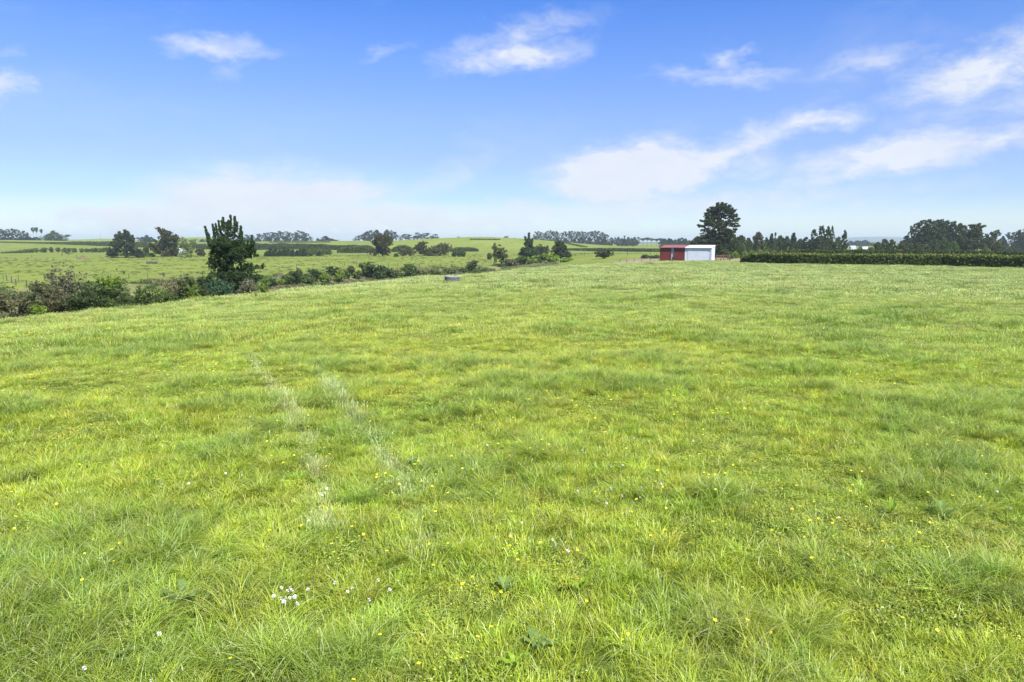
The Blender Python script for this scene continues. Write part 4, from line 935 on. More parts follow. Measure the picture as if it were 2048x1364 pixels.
# ------------------------------------------------------------------ trees drawn one by one
def blob_tree(px, dist, base, spots, fol, label, cat='tree', name='tree', leaf=None, cs=None, per=16, dens=1.0, spikes=(), trunk=.3, conv=None, seed=1, up=.5, squash=.6, limbs=10, group=None, aspect=None):
    """spots: crown lobes as (px, py, rx, ry) of the photo, turned into metres at the tree's real distance"""
    x, y = at(px, dist) if base is None else hit(px, base); z = hz(x, y); s = y / F; rng = np.random.default_rng(seed)
    leaf = leaf or max(.08, y * .0014); cs = cs or leaf * 2.2
    if conv: spots = [(conv[0] + a / conv[2], conv[1] + b / conv[2], c / conv[2], d / conv[2]) for a, b, c, d in spots]; spikes = [(conv[0] + a / conv[2], conv[1] + b / conv[2], conv[0] + c / conv[2], conv[1] + d / conv[2], r / conv[2]) for a, b, c, d, r in spikes]
    B = []
    for i, (a, b, rx, ry) in enumerate(spots):
        RX, RZ = rx * s, ry * s; n = int(max(10, dens * 4.2 * RX * RZ / (cs * cs)))
        yo = (rng.random() - .5) * 1.5 * RX
        B.append(((a - px) * s, yo, z_at(b, y) - z, RX, RX * .95, RZ, n))
    for (a, b, c, d, r) in spikes:       # upright leaders: foliage thinning to the tip
        k = max(6, int(math.hypot(a - c, b - d) * s / (cs * .55))); yo = (rng.random() - .5) * 1.2
        for i in range(k):
            t = i / (k - 1); rr = (r * s * .9) * (.1 + .9 * t) * (1 + .35 * math.sin(i * 2.2)); B.append((((a + (c - a) * t) - px) * s, yo, z_at(b + (d - b) * t, y) - z, rr, rr, rr * .7, 3))
    root = empty(name, (x, y, z)); tag(root, label, cat, group)
    link('crown', blob_crown('crown', rng, B, cs, per, leaf, FOL[fol], up, squash, .45), root)
    H = max(b[2] for b in B); m = MB(); m.tube([(0, 0, -.3), (.02 * H, 0, H * .3), (-.01 * H, 0, H * .6), (0, 0, H * .93)], [trunk, trunk * .8, trunk * .5, trunk * .12], 8)
    for b in sorted(B, key=lambda b: -b[6])[:limbs + 8]:
        zb = max(.1 * H, b[2] - .6 * math.hypot(b[0], b[1]) - .1 * H); m.tube([(0, 0, zb), (b[0] * .5, b[1] * .5, (zb + b[2]) / 2 + .02 * H), (b[0] * 1.1, b[1], b[2] + b[5] * .3)], [trunk * .4, trunk * .28, trunk * .08], 5)
    link('trunk', m.mesh('trunk', BARK, True), root)
C1, C2, C3, C4, C5, C6 = (0, 420, 4.876), (360, 410, 4.876), (700, 430, 5.689), (980, 430, 5.689), (1300, 390, 5.689), (1600, 420, 4.571)
blob_tree(462, 56, None, [(470, 285, 42, 45), (520, 285, 40, 45), (420, 320, 55, 45), (330, 370, 60, 50), (285, 350, 26, 30), (570, 310, 30, 30), (450, 370, 110, 80), (350, 450, 85, 80), (500, 440, 110, 70), (620, 430, 80, 40),
    (690, 430, 50, 55), (712, 370, 25, 45), (740, 490, 30, 14), (320, 580, 70, 70), (295, 530, 35, 45), (430, 560, 95, 80), (620, 600, 70, 42), (560, 640, 60, 50), (400, 690, 120, 70), (540, 720, 100, 60), (680, 640, 60, 36), (740, 605, 34, 22), (795, 600, 28, 16),
    (760, 705, 50, 28), (300, 690, 45, 45), (700, 720, 50, 40), (470, 790, 130, 60), (400, 620, 110, 110), (470, 500, 110, 80), (380, 420, 110, 90), (500, 650, 60, 80), (330, 760, 70, 60), (600, 760, 80, 50), (460, 825, 130, 50), (640, 490, 70, 45), (590, 540, 60, 45), (590, 370, 40, 45), (620, 690, 90, 55), (500, 370, 80, 50), (400, 380, 90, 50), (560, 470, 90, 60)],
    'young', 'tall dark young pine with many upright tips standing in the gully', cat='pine tree', name='young_pine_tree', leaf=.055, cs=.085, per=13, dens=.85, trunk=.12, conv=C2, seed=7, up=1.0, squash=.8,
    spikes=[(235, 250, 262, 330, 20), (255, 210, 280, 330, 22), (308, 185, 322, 330, 22), (350, 183, 362, 300, 24), (418, 120, 430, 250, 30), (445, 155, 452, 250, 22), (505, 100, 502, 240, 26), (545, 112, 540, 250, 26), (580, 205, 575, 290, 20), (605, 220, 598, 310, 16), (390, 200, 400, 290, 20), (725, 300, 715, 400, 22), (470, 170, 474, 250, 16), (640, 350, 635, 420, 16), (680, 345, 672, 420, 16), (370, 150, 376, 240, 14), (490, 150, 492, 240, 14), (530, 170, 528, 240, 14), (562, 170, 556, 250, 14), (330, 230, 336, 310, 14), (275, 280, 285, 360, 16), (600, 260, 592, 350, 18), (750, 430, 735, 500, 16), (800, 575, 780, 615, 14), (700, 570, 690, 640, 16)])
blob_tree(1437, 215, None, [(800, 140, 85, 45), (735, 180, 85, 55), (865, 180, 80, 55), (690, 250, 80, 55), (800, 250, 110, 65), (915, 240, 70, 45), (650, 320, 60, 40), (750, 330, 110, 55), (890, 320, 95, 45), (590, 352, 45, 12), (625, 290, 30, 14), (960, 290, 40, 16), (955, 230, 35, 16),
    (975, 352, 32, 10), (965, 395, 34, 14), (640, 400, 75, 32), (770, 420, 120, 45), (890, 410, 85, 30), (630, 480, 85, 45), (770, 510, 130, 55), (910, 480, 85, 45), (720, 590, 140, 60), (880, 590, 110, 60), (780, 670, 120, 60), (600, 540, 60, 40), (760, 350, 110, 55), (700, 450, 90, 55), (860, 450, 90, 55), (780, 560, 150, 60), (640, 570, 90, 55), (920, 560, 90, 55), (820, 490, 90, 50), (700, 520, 90, 50)],
    'macro', 'largest conifer, broad dark crown towering behind the white end of the shed', cat='conifer', name='conifer_tree', leaf=.26, cs=.5, per=18, dens=1.05, trunk=.55, conv=C5, seed=8, up=.8, squash=.45, limbs=14,
    spikes=[(800, 88, 800, 150, 22), (745, 95, 750, 160, 22), (840, 100, 840, 160, 20), (880, 118, 872, 170, 18), (650, 160, 665, 230, 22), (690, 140, 700, 190, 20), (910, 150, 900, 200, 18), (625, 208, 650, 260, 18), (545, 342, 610, 362, 14), (580, 290, 640, 310, 14), (990, 270, 930, 290, 14), (1000, 352, 940, 360, 10), (940, 180, 915, 220, 14)])
blob_tree(335, None, 513.5, [(1590, 235, 45, 65), (1650, 250, 70, 65), (1715, 285, 45, 55), (1600, 340, 80, 75), (1535, 375, 60, 75), (1690, 370, 55, 70), (1630, 420, 90, 40), (1560, 185, 22, 25), (1500, 350, 30, 50)],
    'rust', 'leaning fan shaped brown green tree beside the pale green tree', leaf=.42, cs=.7, per=15, trunk=.4, conv=C1, seed=9, up=1.2, squash=1.0)
blob_tree(252, None, 515.5, [(1235, 235, 35, 35), (1200, 270, 60, 45), (1270, 285, 50, 50), (1180, 340, 80, 60), (1270, 350, 70, 60), (1150, 410, 85, 50), (1260, 420, 90, 45), (1330, 420, 60, 40), (1090, 430, 40, 35), (1370, 440, 40, 26)],
    'pine', 'bushy dark pine with a wide skirt in the pasture past the gully', cat='pine tree', name='pine_tree', leaf=.4, cs=.7, per=15, trunk=.4, conv=C1, seed=10, up=.9, dens=1.2, spikes=[(1235, 198, 1235, 260, 14), (1185, 215, 1190, 260, 12), (1150, 245, 1160, 290, 12), (1265, 220, 1262, 260, 12), (1305, 250, 1295, 290, 12)])
blob_tree(765, None, 512.5, [(350, 260, 75, 50), (420, 250, 55, 35), (300, 310, 65, 50), (400, 320, 80, 60), (460, 300, 38, 50), (340, 390, 100, 60), (280, 420, 55, 40), (420, 410, 55, 45)],
    'rust', 'rounded fan shaped tree with rusty brown top in front of hazy pines', leaf=.45, cs=.75, per=15, trunk=.4, conv=C3, seed=11, up=1.4, squash=1.1, dens=1.15)
blob_tree(376, None, 514.5, [(1810, 300, 50, 35), (1870, 310, 50, 40), (1790, 360, 55, 55), (1870, 380, 70, 60), (1830, 430, 90, 35)],
    'pale', 'airy pale green tree beside the leaning fan shaped tree', leaf=.4, cs=.75, per=9, trunk=.25, conv=C1, seed=12, dens=.75)
blob_tree(1057, None, 517.5, [(440, 290, 35, 35), (430, 330, 50, 40), (460, 370, 60, 45), (390, 400, 60, 40), (480, 430, 75, 45), (360, 440, 40, 28), (420, 460, 80, 35), (520, 430, 40, 35)],
    'young', 'conical conifer with a long pointed tip above the dome shrubs', cat='conifer', name='conifer_tree', leaf=.32, cs=.5, per=15, trunk=.25, conv=C4, seed=13, dens=1.2, up=.8, spikes=[(444, 205, 442, 300, 16), (400, 250, 415, 310, 12), (485, 270, 470, 330, 12)])
blob_tree(1122, None, 518.5, [(790, 340, 55, 40), (760, 380, 60, 45), (840, 370, 45, 45), (800, 420, 100, 50), (850, 450, 70, 35), (890, 460, 40, 26), (750, 430, 55, 35)],
    'pine', 'dark spreading conifer behind the largest yellow green shrub', cat='conifer', name='conifer_tree', leaf=.32, cs=.5, per=16, trunk=.25, conv=C4, seed=14, dens=1.3, up=.8, spikes=[(790, 300, 790, 340, 12)])
for px, base, spots, fol, lab, sd_ in [
    (820, 512, [(640, 400, 80, 45), (600, 430, 60, 35), (690, 430, 70, 40)], 'brown', 'brown tangled shrub closest to the fan shaped rusty tree', 21),
    (848, 511.5, [(820, 330, 60, 35), (800, 370, 80, 45), (850, 410, 80, 50)], 'rust', 'green topped shrub rising in the middle of the brown tangle', 22),
    (870, 512, [(930, 410, 80, 45), (980, 400, 70, 50), (900, 440, 80, 35)], 'brown', 'greyish brown shrub inside the brown tangle', 23),
    (887, 511.5, [(1040, 350, 70, 40), (1090, 390, 70, 60), (1040, 420, 80, 50)], 'brown', 'tallest brown dome shrub at the far end of the tangle', 24),
    ]: blob_tree(px, None, base, spots, fol, lab, cat='shrub', name='shrub', leaf=.38, cs=.6, per=14, trunk=.15, conv=C3, seed=sd_, dens=1.1)
for px, top, w, fol, lab in [(908, 503, 9, 'dark', 'small dark bush just past the tallest brown dome shrub'), (918, 502, 10, 'dark', 'first of two little dark conifers beside the brown tangle'), (926, 502, 9, 'dark', 'second little dark conifer beside the brown tangle'),
        (792, 507, 8, 'olive', 'tiny bush between the fan shaped tree and the brown tangle'), (278, 500, 16, 'dark', 'dark bush at the skirt of the bushy dark pine'), (293, 494, 10, 'dark', 'small conifer standing between two big pasture trees'), (303, 506, 12, 'green', 'green bush at the foot of the leaning fan shaped tree'),
        (402, 497, 18, 'rust', 'brownish round bush behind the young pine'), (214, 512.5, 5, 'olive', 'tiny bush beside the brown earth mound')]:
    bush(px, top, w, None, fol, lab, base=513.5, lumps=3)
ORD = 'first second third fourth fifth sixth seventh eighth ninth tenth eleventh twelfth thirteenth fourteenth fifteenth sixteenth seventeenth eighteenth nineteenth twentieth'.split() + ['twenty-first', 'twenty-second', 'twenty-third', 'twenty-fourth', 'twenty-fifth']
def row(spec, what, frm, group, fol='pinefar', name='pine_tree', cat='pine tree', rev=False):
    """spec: (px, top, w, kind, dist); frm names the landmark the count starts from"""
    spec = sorted(spec, key=lambda s: s[0], reverse=rev)
    for i, s in enumerate(spec):
        tree(s[0], s[1], s[2], s[3], s[5] if len(s) > 5 else fol, dist=s[4], label=f'{ORD[i]} {what}, from {frm}', cat=cat, group=group, name=name, variant=i % 4)
def cx(c, X): return c[0] + X / c[2]
def cy(c, Y): return c[1] + Y / c[2]
row([(cx(C4, X), cy(C4, Y), w, 'pine', 900 + 12 * (i % 3)) for i, (X, Y, w) in enumerate([(515, 185, 9), (552, 182, 9), (585, 190, 9), (625, 195, 8), (655, 178, 9), (685, 170, 10), (718, 176, 9), (748, 180, 9), (772, 195, 8), (815, 200, 8), (850, 178, 9), (895, 180, 9), (930, 178, 9),
    (968, 184, 9), (1003, 178, 10), (1040, 180, 10), (1078, 190, 10), (1118, 192, 10), (1158, 175, 11), (1195, 174, 11), (1236, 180, 11), (1275, 192, 11), (1318, 212, 12)])], 'tall hazy pine of the long skyline row', 'the conical conifer', 'tall pines in the long skyline row')
row([(cx(C4, X), 476 + (i % 3), 17, 'dome', 925) for i, X in enumerate([520, 600, 680, 760, 860, 950, 1040, 1130, 1220, 1300])], 'dark undergrowth tree beneath the skyline pines', 'the conical conifer', 'undergrowth trees beneath the skyline pines', name='tree', cat='tree')
row([(cx(C4, X), cy(C4, Y), w, k, 900) for X, Y, w, k in [(1378, 255, 12, 'round'), (1420, 252, 10, 'pine_lean'), (1460, 250, 11, 'round'), (1500, 262, 9, 'round'), (1530, 236, 9, 'cone'), (1570, 250, 11, 'round'), (1610, 262, 10, 'round'), (1645, 250, 12, 'round'), (1685, 248, 12, 'pine_lean'),
    (1740, 262, 14, 'umbrella'), (1790, 252, 16, 'umbrella'), (1840, 262, 14, 'umbrella'), (1895, 268, 13, 'umbrella'), (1940, 262, 14, 'umbrella'), (1990, 268, 13, 'round'), (2035, 264, 14, 'round')]], 'lower hazy tree of the skyline run', 'the pines', 'lower skyline trees towards the shed', name='tree', cat='tree')
row([(cx(C5, X), cy(C5, Y), w, k, 820) for X, Y, w, k in [(160, 500, 22, 'round'), (235, 498, 18, 'round'), (285, 505, 12, 'dome'), (330, 492, 13, 'round'), (365, 484, 15, 'round'), (405, 494, 13, 'round'), (450, 515, 12, 'dome'), (480, 518, 12, 'dome')]],
    'rounded hazy tree above the shed roof', 'its red end', 'rounded hazy trees above the shed roof', name='tree', cat='tree')
row([(cx(C4, X), cy(C4, Y), w, k, 1000) for X, Y, w, k in [(185, 240, 11, 'umbrella'), (225, 268, 10, 'dome'), (285, 260, 12, 'round'), (250, 275, 22, 'dome'), (330, 278, 22, 'dome'), (375, 280, 18, 'dome'), (120, 295, 8, 'dome')]], 'hazy tree on the hill behind the olive shrub', 'the tiny lollipop tree', 'hazy hilltop trees', name='tree', cat='tree')
row([(cx(C3, X), cy(C3, Y), w, k, 950) for X, Y, w, k in [(60, 262, 11, 'pine_lean'), (100, 232, 15, 'pine_lean'), (150, 215, 15, 'pine_lean'), (195, 185, 17, 'round'), (245, 172, 18, 'pine_lean'), (310, 168, 18, 'round'), (425, 168, 18, 'round'), (480, 170, 16, 'pine_lean'), (520, 190, 13, 'pine_lean')]],
    'tall dark pine around the rounded rusty tree', 'the short dense hedge', 'tall dark pines around the rounded rusty tree')
row([(cx(C3, X), cy(C3, Y), w, k, 930) for X, Y, w, k in [(575, 245, 10, 'pine_lean'), (635, 215, 20, 'pine'), (670, 222, 14, 'pine_lean'), (735, 240, 12, 'pine_lean'), (770, 198, 16, 'pine'), (820, 215, 15, 'pine_lean'), (880, 198, 18, 'pine'), (940, 245, 9, 'pine_lean'), (970, 216, 17, 'pine')]],
    'flat topped hazy pine above the brown tangle', 'the rounded rusty tree', 'flat topped hazy pines above the brown tangle')
row([(cx(C2, X), cy(C2, Y), w, k, 1000) for X, Y, w, k in [(650, 285, 14, 'pine_lean'), (700, 290, 12, 'pine'), (775, 275, 12, 'pine'), (820, 270, 11, 'pine'), (860, 268, 12, 'pine'), (895, 262, 12, 'pine'), (930, 262, 12, 'pine'), (965, 250, 13, 'pine'), (1000, 262, 12, 'pine'), (1040, 255, 13, 'pine'), (1078, 262, 10, 'pine'),
    (1125, 262, 13, 'pine'), (1160, 245, 15, 'pine'), (1200, 258, 13, 'pine'), (1240, 270, 11, 'pine'), (1278, 303, 9, 'pine_lean')]], 'hazy hilltop pine beyond the young pine', 'that young pine', 'hazy hilltop pines beyond the young pine')
row([(cx(C2, X), 474 + (i % 2), 17, 'dome', 1020) for i, X in enumerate([670, 760, 860, 950, 1040, 1130, 1220])], 'dark undergrowth tree below the hazy hilltop pines', 'the young pine', 'undergrowth trees below the hazy hilltop pines', name='tree', cat='tree')
row([(cx(C2, X), cy(C2, Y), w, k, 900) for X, Y, w, k in [(1345, 320, 7, 'cone'), (1375, 335, 14, 'dome'), (1420, 302, 16, 'round'), (1470, 325, 16, 'dome'), (1510, 338, 14, 'dome'), (1552, 340, 8, 'umbrella')]], 'low tree in the skyline clump above the curving hedge', 'the young pine', 'low skyline clump above the curving hedge', name='tree', cat='tree')
row([(cx(C2, X), cy(C2, Y), w, 'cone', 345 + 4 * (i % 3), 'young') for i, (X, Y, w) in enumerate([(840, 445, 11), (880, 405, 14), (925, 420, 13), (965, 430, 12), (1010, 405, 13), (1055, 425, 14), (1095, 430, 12), (1140, 440, 12), (1165, 425, 11), (1205, 415, 13), (1270, 470, 8), (1355, 450, 12)])],
    'dark young conifer in the pasture clump', 'the young gully pine', 'young conifers clumped in the pasture', name='conifer_tree', cat='conifer')
row([(cx(C2, X), cy(C2, Y), w, 'dome', 420, 'hedge') for X, Y, w in [(1180, 412, 13), (1235, 408, 13), (1290, 405, 13), (1345, 412, 13), (1400, 418, 13), (1450, 422, 12)]], 'rounded bush behind the pasture conifer clump', 'the young gully pine', 'rounded bushes behind the conifer clump', name='shrub', cat='shrub')
row([(cx(C1, X), cy(C1, Y), w, k, 850) for X, Y, w, k in [(-130, 180, 16, 'pine'), (-60, 185, 16, 'pine'), (10, 178, 15, 'pine'), (50, 195, 13, 'pine'), (85, 185, 12, 'pine'), (125, 178, 12, 'pine'), (165, 182, 12, 'pine'), (205, 205, 12, 'pine_lean'), (240, 200, 12, 'pine_lean'), (270, 215, 9, 'pine_lean')]],
    'hazy pine in the dense far grove', 'its far end', 'hazy pines of the dense far grove')
row([(cx(C1, X), 473 + i % 2, 20, 'dome', 860) for i, X in enumerate([-60, 40, 120, 200, 280, 350])], 'low dark tree under the dense far grove', 'its far end', 'low dark trees under the far grove', name='tree', cat='tree')
row([(cx(C1, 332), cy(C1, 165), 8, 'umbrella', 900), (cx(C1, 365), cy(C1, 166), 8, 'umbrella', 900), (cx(C1, 412), cy(C1, 180), 7, 'umbrella', 900)], 'bare stemmed umbrella pine against the sky', 'the dense far grove', 'umbrella pines against the sky')
tree(cx(C1, 530), cy(C1, 218), 40, 'dome', 'olive', dist=850, label='broad hazy green dome tree beside the umbrella pines', cat='tree')
tree(cx(C1, 525), cy(C1, 198), 9, 'umbrella', 'pinefar', dist=880, label='umbrella crown poking above the broad hazy dome tree', cat='pine tree', name='pine_tree')
tree(cx(C1, 480), cy(C1, 240), 14, 'dome', 'pinefar', dist=860, label='small dark tree on the umbrella pine side of the hazy dome tree')
tree(cx(C1, 665), cy(C1, 238), 14, 'umbrella', 'pinefar', dist=860, label='flat crowned lone pine just past the hazy dome tree', cat='pine tree', name='pine_tree')
tree(cx(C1, 610), cy(C1, 290), 18, 'dome', 'pinefar', dist=860, label='low dark tree between the hazy dome tree and the lone pine')
row([(cx(C1, X), cy(C1, Y), w, k, 900) for X, Y, w, k in [(1345, 265, 10, 'umbrella'), (1390, 262, 14, 'round'), (1435, 245, 14, 'round'), (1475, 262, 12, 'round'), (1500, 280, 12, 'dome')]], 'hazy tree seen between the two big pasture trees', 'the bushy dark pine', 'hazy trees between the two big pasture trees', name='tree', cat='tree')
tree(cx(C1, 1900), cy(C1, 285), 6, 'cone', 'pinefar', dist=700, label='tiny pointed conifer on the slope above the pale green tree', cat='conifer', name='conifer_tree')
tree(cx(C1, 1975), cy(C1, 285), 18, 'dome', 'pinefar', dist=1000, label='dark hazy bush on the hill touching the young pine')
tree(cx(C3, 1238), cy(C3, 243), 11, 'pine_lean', 'pinefar', dist=900, label='lone small conifer on the skyline past the brown tangle', cat='conifer', name='conifer_tree')
tree(cx(C3, 1215), cy(C3, 300), 10, 'dome', 'pinefar', dist=900, label='low bush against the lone small skyline conifer')
tree(cx(C3, 1340), cy(C3, 305), 8, 'dome', 'pinefar', dist=900, label='tiny skyline bush before the rounded green hill')
tree(cx(C3, 1150), cy(C3, 335), 5, 'cone', 'pinefar', dist=500, label='tiny conifer near the short dark hedge on the slope', cat='conifer', name='conifer_tree')
for i, (X, Y) in enumerate([(20, 416), (58, 412), (98, 410), (132, 408), (165, 403), (200, 397), (238, 391), (272, 388), (305, 384), (345, 379), (400, 377), (430, 374), (490, 370), (560, 374), (615, 376), (665, 378), (712, 380), (790, 379), (840, 380), (885, 378), (925, 376), (960, 379), (1000, 376), (1045, 372)]):
    bush(cx(C1, X), cy(C1, Y) - 1.6, 8.5, 440 + min(X, 400) * .1, 'hedge', f'{ORD[i]} low bush of the broken line over the pasture, from its far end', lumps=1, group='low bushes in the broken line', leaf=.45, fitbase=True)
for i, (px, top, w, d, fol) in enumerate([(150, 572, 50, 43, 'dark'), (185, 566, 46, 46, 'dark'), (205, 572, 44, 46, 'green'), (226, 566, 44, 47, 'dark'), (284, 566, 40, 52, 'green'), (290, 578, 40, 48, 'dark'), (325, 574, 46, 50, 'green'), (345, 568, 40, 52, 'dark'), (372, 566, 40, 53, 'green'), (405, 564, 40, 53, 'dark'), (418, 553, 30, 55, 'green')]):
    bush(px, top, w, d, fol, f'{ORD[i]} low {"black" if fol == "dark" else "mid"} green bush of the thicket, from the feathery grey bush', group='low green bushes of the thicket')
for i, (px, top, w, b, fol) in enumerate([(538, 556, 22, 574, 'green'), (548, 562, 14, 573, 'olive'), (608, 548, 20, 566, 'green'), (618, 556, 18, 567, 'olive'), (640, 541, 16, 560, 'dark'), (690, 540, 22, 560, 'green'), (700, 532, 18, 552, 'olive'), (760, 543, 24, 559, 'green'), (785, 540, 20, 556, 'olive'), (800, 546, 20, 556, 'green'), (842, 541, 18, 552, 'olive'), (870, 540, 20, 549, 'green'), (900, 538, 22, 547, 'olive'), (925, 537, 18, 545, 'green'), (962, 536, 20, 543, 'olive')]):
    bush(px, top, w, None, fol, f'{ORD[i]} ragged {"" if fol == "dark" else fol + " "}bush on the gully bank, from the young pine', base=b, group='ragged bushes on the gully bank', twig=fol == 'olive')
# behind and beside the shed
row([(px, t, w, k, d, f) for px, t, w, k, d, f in [(1385, 482, 22, 'dome', 240, 'pine'), (1396, 473, 34, 'dome', 238, 'macro'), (1412, 480, 30, 'dome', 230, 'macro'), (1464, 468, 36, 'dome', 245, 'macro'), (1482, 471, 34, 'dome', 250, 'pine'), (1474, 490, 26, 'dome', 218, 'dark'), (1486, 488, 16, 'dome', 214, 'green'), (1472, 503, 14, 'dome', 205, 'lime'), (1450, 498, 30, 'dome', 212, 'dark')]],
    'rounded tree around the largest conifer', 'the shed roof', 'rounded trees around the largest conifer', name='tree', cat='tree')
row([(px, t, w, k, 285 + 6 * (i % 3), f) for i, (px, t, w, k, f) in enumerate([(1498, 476, 20, 'dome', 'dark'), (1516, 464, 26, 'dome', 'rust'), (1533, 475, 18, 'dome', 'dark'), (1543, 467, 14, 'cone', 'pine'), (1550, 465, 9, 'cone', 'pine'), (1560, 471, 22, 'dome', 'dark'), (1573, 473, 24, 'dome', 'macro'), (1587, 465.5, 17, 'cone', 'pine'), (1600, 478, 24, 'dome', 'dark'),
    (1613, 474, 22, 'flags', 'pine'), (1626, 478, 18, 'dome', 'macro')])], 'dark tree in the belt behind the hedges', 'the largest conifer', 'dark tree belt behind the hedges', name='tree', cat='tree')
row([(px, t, w, k, 280 + 5 * (i % 2), f) for i, (px, t, w, k, f) in enumerate([(1628, 458, 16, 'flags', 'pine'), (1642, 450, 18, 'flags', 'pine'), (1654, 452, 13, 'flags', 'pine'), (1663, 451.5, 10, 'flags', 'pine'), (1640, 472, 34, 'dome', 'pine'), (1660, 476, 24, 'dome', 'dark'), (1688, 460, 12, 'flags', 'pine'), (1676, 474, 20, 'dome', 'olive'), (1690, 482, 12, 'dome', 'dark')])],
    'tufted conifer of the pointed group behind the hedges', 'the dark tree belt', 'tufted conifers behind the hedges', name='conifer_tree', cat='conifer')
row([(1702, 482, 18, 'dome', 1100), (1715, 481, 20, 'dome', 1100), (1730, 480, 20, 'dome', 1100), (1745, 485, 20, 'dome', 1100, 'olive'), (1722, 492, 12, 'dome', 600, 'pale'), (1742, 494, 14, 'dome', 560, 'green')], 'far bluish tree beyond the small roofs', 'the tufted conifers', 'far bluish trees beyond the small roofs', name='tree', cat='tree')
row([(1756, 484, 20, 'dome', 290, 'dark'), (1770, 478, 22, 'dome', 292, 'rust'), (1784, 479, 20, 'dome', 290, 'dark'), (1746, 494, 12, 'dome', 288, 'green'), (1805, 482, 22, 'dome', 285, 'rust'), (1815, 470, 18, 'flags', 290, 'pine')], 'rounded tree leading up to the tall pine clump', 'the small roofs', 'rounded trees before the tall pine clump', name='tree', cat='tree')
row([(px, t, w, k, 300 + 6 * (i % 3)) for i, (px, t, w, k) in enumerate([(1822, 456, 20, 'flags'), (1833, 444, 22, 'pine'), (1845, 436, 26, 'pine'), (1850, 446, 40, 'macro'), (1857, 437, 22, 'pine'), (1870, 436, 24, 'pine'), (1882, 437, 22, 'pine'), (1888, 444, 44, 'macro'), (1893, 441, 26, 'flags'), (1904, 441, 22, 'flags'), (1916, 446, 22, 'flags'), (1926, 450, 20, 'flags'), (1868, 452, 50, 'macro')])],
    'tall pine of the high rounded clump', 'the small roofs', 'tall pines of the high rounded clump', fol='pine')
row([(px, t, w, 'dome', 280, f) for px, t, w, f in [(1838, 484, 22, 'rust'), (1856, 488, 20, 'brown'), (1873, 486, 18, 'brown'), (1888, 476, 26, 'dark'), (1908, 482, 22, 'green'), (1868, 478, 26, 'pine')]], 'bushy tree under the tall pine clump', 'the small roofs', 'bushy trees under the tall pine clump', name='tree', cat='tree')
blob_tree(1945, 295, None, [(1600, 150, 50, 22), (1570, 190, 60, 35), (1640, 150, 30, 10), (1530, 240, 80, 45), (1620, 240, 70, 40), (1480, 290, 55, 50), (1580, 310, 110, 55), (1680, 310, 60, 45), (1560, 350, 140, 40)], 'macro', 'black green cypress with a wind swept top beside the tall pine clump', cat='cypress', name='cypress_tree',
    leaf=.36, cs=.6, per=16, trunk=.5, conv=C6, seed=31, dens=1.3, up=.7, spikes=[(1672, 145, 1600, 165, 10), (1625, 126, 1590, 160, 12)])
row([(1980, 464, 20, 'flags', 300, 'rust'), (1992, 459, 22, 'flags', 305, 'olive'), (1996, 482, 18, 'dome', 290, 'rust'), (1972, 494, 16, 'dome', 270, 'green')], 'brownish tree after the wind swept cypress', 'that cypress', 'brownish trees after the cypress', name='tree', cat='tree')
row([(px, t, w, k, 480) for px, t, w, k in [(2006, 472, 14, 'round'), (2016, 464, 16, 'pine_lean'), (2026, 463, 14, 'pine_lean'), (2037, 460, 20, 'round'), (2050, 457, 24, 'round'), (2070, 460, 24, 'round'), (2010, 484, 16, 'dome'), (2030, 486, 20, 'dome'), (2052, 484, 22, 'dome')]], 'hazier pine in the corner group', 'the wind swept cypress', 'hazier pines in the corner group')
row([(px, t, w, 'dome', d, f) for px, t, w, d, f in [(1490, 502, 16, 190, 'pale'), (1504, 499.5, 18, 192, 'lime'), (1519, 498, 18, 193, 'pale'), (1535, 499.5, 16, 192, 'lime'), (1537, 494, 12, 205, 'green'), (1549, 500, 16, 190, 'pale'), (1563, 501, 14, 188, 'pale'), (1462, 508, 12, 196, 'green')]],
    'light green shrub before the second hedge', 'the largest conifer', 'light green shrubs before the second hedge', name='shrub', cat='shrub')

# ------------------------------------------------------------------ meadow plants: docks and flowers
def dock(px, py, r, label, fol='docks', n=9, hgt=.3, seed=1):
    x, y = hit(px, py); z = hz(x, y); rng = random.Random(seed); root = empty('dock_plant', (x, y, z)); tag(root, label, 'weed')
    for k in range(n):
        a = k * 2.4 + rng.uniform(-.3, .3); L = r * .72 * rng.uniform(.6, 1.2); wd = L * .19; up = rng.uniform(.25, .75); V = []; Fc = []
        S = 7
        for i in range(S + 1):
            t = i / S; out = L * (t * (1.15 - .25 * t)); zz = hgt * (up * math.sin(min(t * 2.0, 1.9)) * .9 + .15) ; ww = wd * math.sin(math.pi * min(1, .12 + .88 * t)) ** .8 * (1 + .1 * math.sin(i * 3 + k)) if i < S else .002
            if t < .15: ww = .008
            ca, sa = math.cos(a), math.sin(a)
            for s_, dz in ((-1, .25 * ww), (0, 0), (1, .25 * ww)): V.append((ca * out - sa * ww * s_, sa * out + ca * ww * s_, zz + dz + .01 * math.sin(i * 2.1 + k)))
        for i in range(S):
            for j in (0, 1): Fc.append((i * 3 + j, i * 3 + j + 1, (i + 1) * 3 + j + 1, (i + 1) * 3 + j))
        f2 = FOL['dockyellow'] if (fol == 'mixed' and k == 0) else FOL['docks' if fol == 'mixed' else fol]
        me = np_mesh('leaf', V, np.array(Fc), 4, f2, np.full(len(V), rng.random()), smooth=True); link('leaf', me, root)
